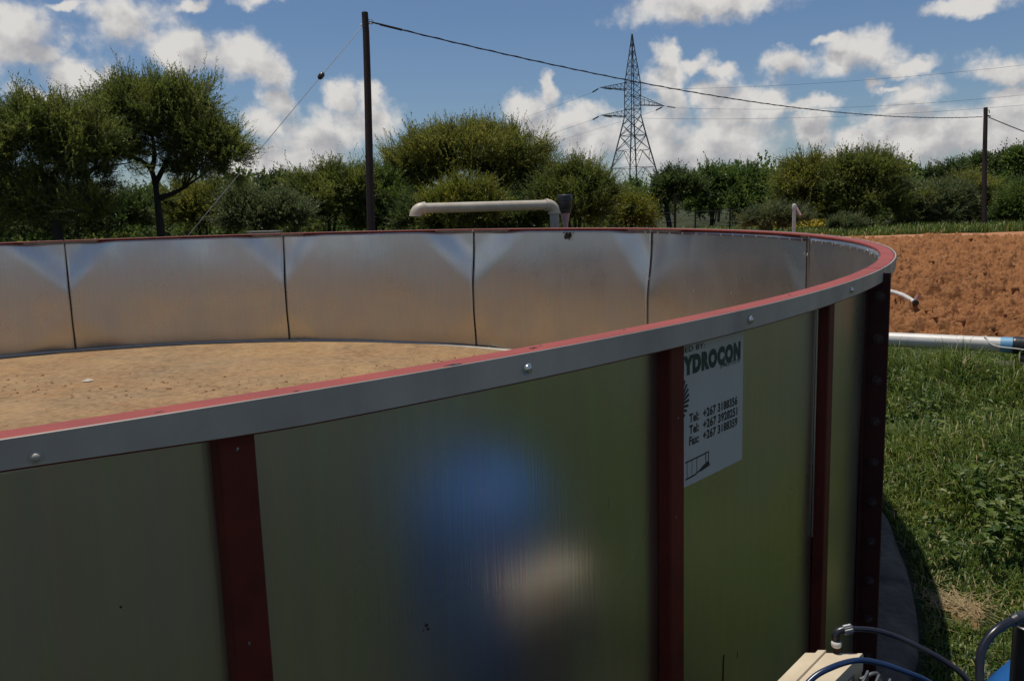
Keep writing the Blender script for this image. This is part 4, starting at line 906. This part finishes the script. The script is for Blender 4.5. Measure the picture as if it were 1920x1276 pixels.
tree('thorn_bush', 'bushy thicket with bare upper twigs just left of the tall pole', B_, G(612, 25), [(610, 370, 72, 58), (655, 365, 55, 55), (575, 385, 50, 50), (620, 330, 48, 26)], 25, 'acacia', 7, 1800, .5, 18, .085, .018, None, .06, 26)
tree('thorn_bush', 'dense dark bush directly behind the tall timber pole', B_, G(705, 25.5), [(700, 365, 55, 60), (735, 395, 55, 50), (690, 410, 45, 38)], 25.5, 'green', 8, 1300, .48, 18, .085, .018, None, .06, 16)
tree('acacia_tree', 'wide dome shaped acacia in the centre above the cream pipe', A, G(870, 26.5), [(860, 300, 125, 62), (950, 295, 90, 55), (780, 320, 75, 55), (900, 262, 80, 30), (830, 268, 70, 28), (1000, 325, 48, 46), (960, 345, 75, 42), (760, 360, 52, 46)], 26.5, 'olive', 9, 3600, .55, 20, .09, .017, [[(850, 470), (850, 400), (838, 360), (820, 330)], [(845, 385), (870, 350), (890, 310)], [(848, 395), (910, 370), (950, 330)], [(838, 360), (800, 340), (780, 330)]], .12, 60, .75, .5)
tree('thorn_bush', 'yellow green spreading bush right above the horizontal cream pipe', B_, G(872, 23), [(870, 372, 58, 40), (830, 390, 46, 34), (915, 392, 48, 30)], 23, 'yellow', 10, 1000, .5, 18, .08, .015, None, .05, 18, .5, .7)
tree('thorn_bush', 'dark bush behind the hanging end of the cream pipe', B_, G(800, 24.5), [(785, 405, 55, 40), (960, 405, 70, 38), (880, 415, 70, 30)], 24.5, 'dark', 11, 1200, .45, 16, .085, .02, None, .05, 12)
tree('thorn_bush', 'tall feathery bush behind the black air valve', B_, G(1082, 24), [(1080, 350, 58, 48), (1040, 370, 45, 50), (1115, 370, 42, 46), (1075, 395, 78, 42)], 24, 'acacia', 12, 2200, .5, 18, .08, .016, None, .07, 34, .8, .6)
tree('thorn_bush', 'low yellowish bush at the foot of the pylon', B_, G(1176, 28), [(1175, 392, 40, 34), (1150, 400, 34, 28), (1200, 405, 32, 26)], 28, 'yellow', 13, 800, .5, 16, .09, .018, None, .05, 10)
tree('leaning_tree', 'dark flat topped tree with a leaning trunk right of the pylon', 'tree', G(1256, 45), [(1270, 352, 44, 26), (1245, 345, 26, 22), (1300, 356, 34, 22), (1262, 330, 26, 12), (1235, 368, 26, 20), (1278, 326, 9, 6)], 45, 'dark', 14, 1100, .6, 14, .14, .04, [[(1258, 428), (1252, 405), (1250, 385), (1262, 360)], [(1251, 388), (1240, 370), (1238, 355)], [(1256, 372), (1280, 360), (1300, 352)]], .16, 20, .4)
tree('bush_tree', 'bright green tree behind the small far pole', 'tree', G(1335, 58), [(1335, 345, 42, 34), (1320, 378, 40, 30), (1362, 372, 36, 36)], 58, 'green', 15, 950, .8, 14, .2, .055, None, .12, 10)
tree('bush_tree', 'twin topped green tree between the far pole and the white standpipe', 'tree', G(1420, 56), [(1400, 342, 38, 32), (1440, 345, 32, 30), (1410, 380, 50, 36), (1450, 382, 36, 34)], 56, 'green', 16, 1250, .8, 14, .2, .05, None, .12, 10)
tree('thorn_bush', 'pale low bush left of the white standpipe', B_, G(1445, 31), [(1450, 408, 46, 22), (1410, 416, 36, 16), (1490, 412, 30, 20)], 31, 'grey', 17, 800, .45, 16, .085, .016, None, .04, 10)
tree('thorn_bush', 'large olive bush with two domes behind the white standpipe', B_, G(1560, 40), [(1515, 325, 48, 38), (1500, 365, 48, 45), (1550, 345, 50, 45), (1540, 390, 60, 30)], 40, 'olive', 18, 2000, .65, 16, .13, .028, None, .1, 24)
tree('thorn_bush', 'tallest dark domed bush right of the white standpipe', B_, G(1635, 38.5), [(1620, 325, 62, 42), (1660, 335, 45, 44), (1585, 345, 45, 45), (1630, 375, 75, 44), (1640, 300, 36, 18), (1590, 305, 26, 14)], 38.5, 'acacia', 19, 2600, .62, 16, .12, .026, None, .1, 26)
tree('thorn_bush', 'grey shrub in front of the tallest domed bush', B_, G(1592, 36), [(1592, 420, 30, 16), (1570, 424, 22, 10)], 36, 'grey', 20, 420, .4, 14, .09, .02, None, .04, 8)
tree('thorn_bush', 'spreading pale bush between the domed bush and the right pole', B_, G(1735, 39.5), [(1730, 375, 52, 32), (1765, 385, 48, 34), (1715, 405, 44, 24), (1790, 370, 40, 28)], 39.5, 'grey', 21, 1700, .6, 16, .12, .024, None, .08, 22)
tree('thorn_bush', 'olive bush with visible stems right behind the right pole', B_, G(1812, 41), [(1810, 360, 46, 34), (1800, 395, 44, 28), (1850, 385, 34, 34)], 41, 'olive', 22, 1400, .6, 16, .12, .026, None, .08, 22)
tree('thorn_bush', 'green bush cut off by the right edge of the picture', B_, G(1905, 39), [(1905, 385, 40, 34), (1940, 375, 60, 48), (1880, 405, 28, 18)], 39, 'green', 23, 1300, .6, 16, .12, .026, None, .08, 12)
for i, (x, y, w_, h, dd, kd, lb) in enumerate([(1720, 334, 46, 15, 72, 'dark', 'dark tree top rising left of the right pole'), (1795, 318, 42, 18, 70, 'dark', 'pale edged dark tree close left of the right pole'), (1842, 308, 20, 20, 66, 'dark', 'narrow dark tree hidden partly by the right pole'), (1885, 310, 16, 26, 64, 'dark', 'slim upright tree right of the right pole'), (1918, 300, 24, 26, 62, 'green', 'leafy tree top at the right edge above the bushes')]):
    tree('far_tree', lb, 'tree', G(x, dd), [(x, y, w_, h), (x-w_*.4, y+h*1.2, w_*.7, h), (x+w_*.4, y+h*1.4, w_*.7, h*1.2), (x, y+h*2.2, w_, h*1.2)], dd, kd, 40+i, 800, .8, 14, .22, .06, None, .14, 10)

def undergrowth():
    g = np.random.default_rng(66); lob = []
    for k in range(130):
        x = g.uniform(-250, 1150); d = g.uniform(26.5, 34); h = g.uniform(1.0, 2.0); r = g.uniform(.8, 1.5); c = G(x, d); c[2] = h*.42; lob.append((c, np.array([r, r, h*.55])))
    for k in range(70):
        x = g.uniform(1480, 2050); d = g.uniform(43, 52); h = g.uniform(1.2, 2.4); r = g.uniform(1.0, 2.0); c = G(x, d); c[2] = h*.42; lob.append((c, np.array([r, r, h*.55])))
    V, F, mi, cl = foliage(lob, 24000, .5, 10, .15, .045, 67, .6, .8); ok = V[F][:, :, 2].min(1) > .01
    return np_mesh('undergrowth', V, F[ok], GREENS['dark'][:1]+GREENS['green'][:1]+GREENS['acacia'][:1]+[M['twig']], mi[ok])
tag(undergrowth(), 'low tangled undergrowth filling the ground between the trees', 'undergrowth', kind='stuff')
# closed far wood behind everything
def far_wood():
    g = np.random.default_rng(77); lob = []
    for k in range(340):
        a = math.radians(g.uniform(-62, 62)); d = g.uniform(58, 140); h = g.uniform(2.4, 4.1)*(1+.006*(d-64)); r = g.uniform(2.2, 4.2)
        if abs(math.degrees(a)-math.degrees(math.atan2(pc[0], pc[1]))) < 1.7 and d < 155: h = min(h, 3.6)
        h *= .80 if a > .32 else 1.
        lob.append((np.array([d*math.sin(a), d*math.cos(a), h*.48]), np.array([r, r, h*.52])))
    V, F, mi, cl = foliage(lob, 42000, .7, 9, .34, .13, 78, .6, .7); ok = V[F][:, :, 2].min(1) > .02
    return np_mesh('distant_wood', V, F[ok], GREENS['dark'][:1]+GREENS['green'][:2]+[M['twig']], mi[ok])
tag(far_wood(), 'continuous band of distant bush filling the horizon', 'woodland', kind='stuff')

# ------------------------------------------------------------------ grass
def grass(name, X, Y, h, w_, seed, lean=.55, dry=.04, z0=0., mats=None):
    g = np.random.default_rng(seed); n = len(X); a = g.uniform(0, 2*math.pi, n); ln = g.uniform(.1, 1.0, n)*lean; H = h*g.uniform(.45, 1.15, n)
    dx, dy = np.cos(a), np.sin(a); px, py_ = -dy*w_*.5*g.uniform(.6, 1.3, n), dx*w_*.5*g.uniform(.6, 1.3, n)
    b0 = np.stack([X, Y, np.full(n, z0-.01)], -1); pv_ = np.stack([px, py_, np.zeros(n)], -1); dv_ = np.stack([dx, dy, np.zeros(n)], -1)
    up = np.array([0, 0, 1.])
    m1 = b0+up*(H*.5)[:, None]+dv_*(H*ln*.28)[:, None]; m2 = b0+up*(H*(.86-.12*ln))[:, None]+dv_*(H*ln*.72)[:, None]; tp = b0+up*(H*(1-.45*ln))[:, None]+dv_*(H*ln*1.25)[:, None]
    V = np.stack([b0-pv_, b0+pv_, m1+pv_*.9, m1-pv_*.9, m2+pv_*.6, m2-pv_*.6, tp+pv_*.08, tp-pv_*.08], 1).reshape(-1, 3)
    o = (np.arange(n)*8)[:, None, None]; F = (o+np.array([[0, 1, 2, 3], [3, 2, 4, 5], [5, 4, 6, 7]])[None]).reshape(-1, 4)
    tn = np.where(g.random(n) < dry, 3, g.integers(0, 3, n)); return np_mesh(name, V, F, (mats or GREENS['grass'])+[M['straw']], np.repeat(tn, 3))
def scatter(n, a0, a1, d0, d1, pw=1.):
    a = np.radians(rng.uniform(a0, a1, n)); u = rng.random(n); d = d0*(d1/d0)**u; return d*np.sin(a), d*np.cos(a)
def rtank(X, Y): return np.hypot(X-TX, Y-TY)
dry_c = PZ(1800, 1145, 0)
X, Y = scatter(150000, 14, 46, 2.2, 11.5)
ed = (Y-(10.7-.42*X)); k = (rtank(X, Y) > R+.19) & (ed < .25+.5*(fbm(X, Y)-.3)) & (np.hypot(X-dry_c[0], (Y-dry_c[1])*.6) > .05+.22*fbm(X*4, Y*4)*rng.random(len(X)))
X, Y = X[k], Y[k]
hh = .05+.25*ss(fbm(X*.9+3, Y*.9), .3, .7)*ss(rtank(X, Y), R+.25, R+1.0)+.05*ss(Y, 3, 5); hh = hh*(.3+1.35*fbm(X*3.2, Y*3.2))*(1-.72*ss(Y+.42*(X-4), 6.3, 7.6))
tag(grass('meadow_grass', X, Y, hh, .0048+.0009*np.hypot(X, Y)**.8, 5, .75, .03), 'lush green grass growing right of the tank', 'grass', kind='stuff')
X = rng.uniform(1.3, 6.5, 60000); Y = rng.uniform(-4, 2.6, 60000); k = (rtank(X, Y) > R+.2) & (X > 1.3+.5*fbm(X*2, Y*2)) & (Y > -.1-.25*(X-1.3)+.5*fbm(X, Y)); X, Y = X[k], Y[k]
tag(grass('meadow_grass', X, Y, .07+.14*fbm(X*2, Y*2), .007, 16, .7, .03), 'green grass on the ground beyond the lower right of the picture', 'grass', kind='stuff')
X = rng.uniform(-2.5, 4.5, 70000); Y = rng.uniform(-4, 2.6, 70000); k = (rtank(X, Y) > R+.2) & ((X < 1.7) | (Y < .2-.25*(X-1.3))); X, Y = X[k], Y[k]
tag(grass('short_grass', X, Y, .05+.07*fbm(X*2, Y*2), .006, 6, .7, .10, mats=[leafmat('short blade', (.036, .052, .026), .3), leafmat('short blade pale', (.054, .066, .034), .3), leafmat('short blade dark', (.024, .036, .018), .3)]), 'short grass on the ground on the near side of the tank', 'grass', kind='stuff')
X, Y = scatter(60000, 2, 50, 29, 46); k = (Y > 33.2-.05*X+2*(fbm(X*.4, Y*.4)-.5)) & (Y < 44)
X, Y = X[k], Y[k]; tag(grass('verge_grass', X, Y, .28+.35*fbm(X*.5, Y*.5), .035, 8, .6, .08), 'tall rough grass along the far side of the dirt track', 'grass', kind='stuff')
X, Y = scatter(7000, 10, 46, 8, 31); k = (fbm(X*1.3+7, Y*1.3) > .565) & (rtank(X, Y) > 6.5) & (Y > 10.4-.42*X); X, Y = X[k], Y[k]
tag(grass('field_weeds', X, Y, .10+.08*rng.random(len(X)), .014, 9, .9, .25, .05), 'sparse green weeds sprouting in the ploughed red soil', 'grass', kind='stuff')
# broad leaved weeds in the meadow
def weeds():
    g = np.random.default_rng(31); V = []; F = []; mi = []; n = 0
    C = [PZ(x, y, 0) for x, y in ((1885, 955), (1860, 985), (1905, 1010), (1830, 960), (1880, 1060), (1800, 900), (1910, 900), (1790, 850), (1760, 790), (1850, 830), (1700, 800), (1720, 740), (1900, 760), (1800, 730), (1730, 860), (1930, 960), (1940, 1040), (1960, 860))]
    for c in C:
        for st_ in range(g.integers(5, 9)):
            b0 = c+np.array([g.normal()*.10, g.normal()*.10, 0]); h = g.uniform(.14, .36); tilt = g.normal(size=2)*.35; top = b0+np.array([tilt[0]*h, tilt[1]*h, h])
            w_ = np.array([.0022, 0, 0]); V += [b0-w_, b0+w_, top+w_*.4, top-w_*.4]; F.append((n, n+1, n+2, n+3)); mi.append(2); n += 4
            for k in range(g.integers(7, 13)):
                t = g.uniform(.25, 1.0); p = b0+(top-b0)*t; a = g.uniform(0, 6.28); l = g.uniform(.03, .068)*(1.15-.4*t); wd = l*g.uniform(.26, .42)
                dr = np.array([math.cos(a), math.sin(a), g.uniform(-.1, .6)]); dr /= np.linalg.norm(dr); sd_ = np.cross(dr, [0, 0, 1.]); sd_ /= np.linalg.norm(sd_); nm = np.cross(sd_, dr)
                q = [p, p+dr*l*.28+sd_*wd*.8+nm*.006, p+dr*l*.6+sd_*wd*.8+nm*.004, p+dr*l-nm*l*.22, p+dr*l*.6-sd_*wd*.8+nm*.004, p+dr*l*.28-sd_*wd*.8+nm*.006, p+dr*l*.3, p+dr*l*.62-nm*.004]
                V += q; F += [(n, n+1, n+6, n+6), (n, n+6, n+5, n+5), (n+1, n+2, n+7, n+6), (n+6, n+7, n+4, n+5), (n+2, n+3, n+7, n+7), (n+7, n+3, n+4, n+4)]; mi += [g.integers(0, 3)]*6; n += 8
    me = bpy.data.meshes.new('broadleaf_weeds'); me.from_pydata([tuple(v) for v in V], [], [f if f[2] != f[3] else f[:3] for f in F])
    for q in GREENS['grass']: me.materials.append(q)
    me.polygons.foreach_set('material_index', np.array(mi, np.int32)); me.update(); o = bpy.data.objects.new('broadleaf_weeds', me); COL.objects.link(o); return o
tag(weeds(), 'broad leaved weeds growing through the meadow grass', 'weeds', kind='stuff')
# worn straw patch beside the footing
V = []; n = 26
V.append((dry_c[0], dry_c[1], .014))
for j in range(n):
    a = 2*math.pi*j/n; r = .10*(1+.3*math.sin(a*3+1)+.15*math.sin(a*7)); V.append((dry_c[0]+r*math.cos(a)*.8, dry_c[1]+r*math.sin(a)*1.25, .004))
tag(MB().add(V, [(0, 1+j, 1+(j+1) % n) for j in range(n)]).build('bare_earth', M['dryearth'], None, True), kind='structure')
b = MB()
for k in range(240):
    a = rnd.uniform(0, 6.28); r = abs(rnd.gauss(0, .095)); x = dry_c[0]+r*math.cos(a); y = dry_c[1]+r*math.sin(a)*1.3; l = rnd.uniform(.02, .10); t = rnd.uniform(0, 3.14)
    p0 = np.array([x, y, .018+rnd.random()*.01]); e = np.array([math.cos(t)*l, math.sin(t)*l, rnd.uniform(-.004, .02)]); w_ = np.array([-math.sin(t), math.cos(t), 0])*.0013
    b.add([p0-w_, p0+w_, p0+e+w_*.5, p0+e-w_*.5], [(0, 1, 2, 3)])
tag(b.build('straw_litter', M['straw']), 'dry straw scattered on the bare patch beside the footing', 'straw', kind='stuff')
# yellow flowers in the far grass
c0 = G(1532, 38); n = 1500; X = c0[0]+rng.normal(0, 1.0, n); Y = c0[1]+rng.normal(0, .8, n); Z = .35+.35*rng.random(n); s_ = .035
q = np.stack([X, Y, Z], -1); d = unit(rng.normal(size=(n, 3)))*s_; e = unit(np.cross(d, rng.normal(size=(n, 3))))*s_
V = np.stack([q-d, q-e, q+d, q+e], 1).reshape(-1, 3); F = np.arange(len(V)).reshape(-1, 4)
tag(np_mesh('yellow_flowers', V, F, [M['flower']]), 'patch of yellow flowers in the grass right of the standpipe', 'flowers', kind='stuff')
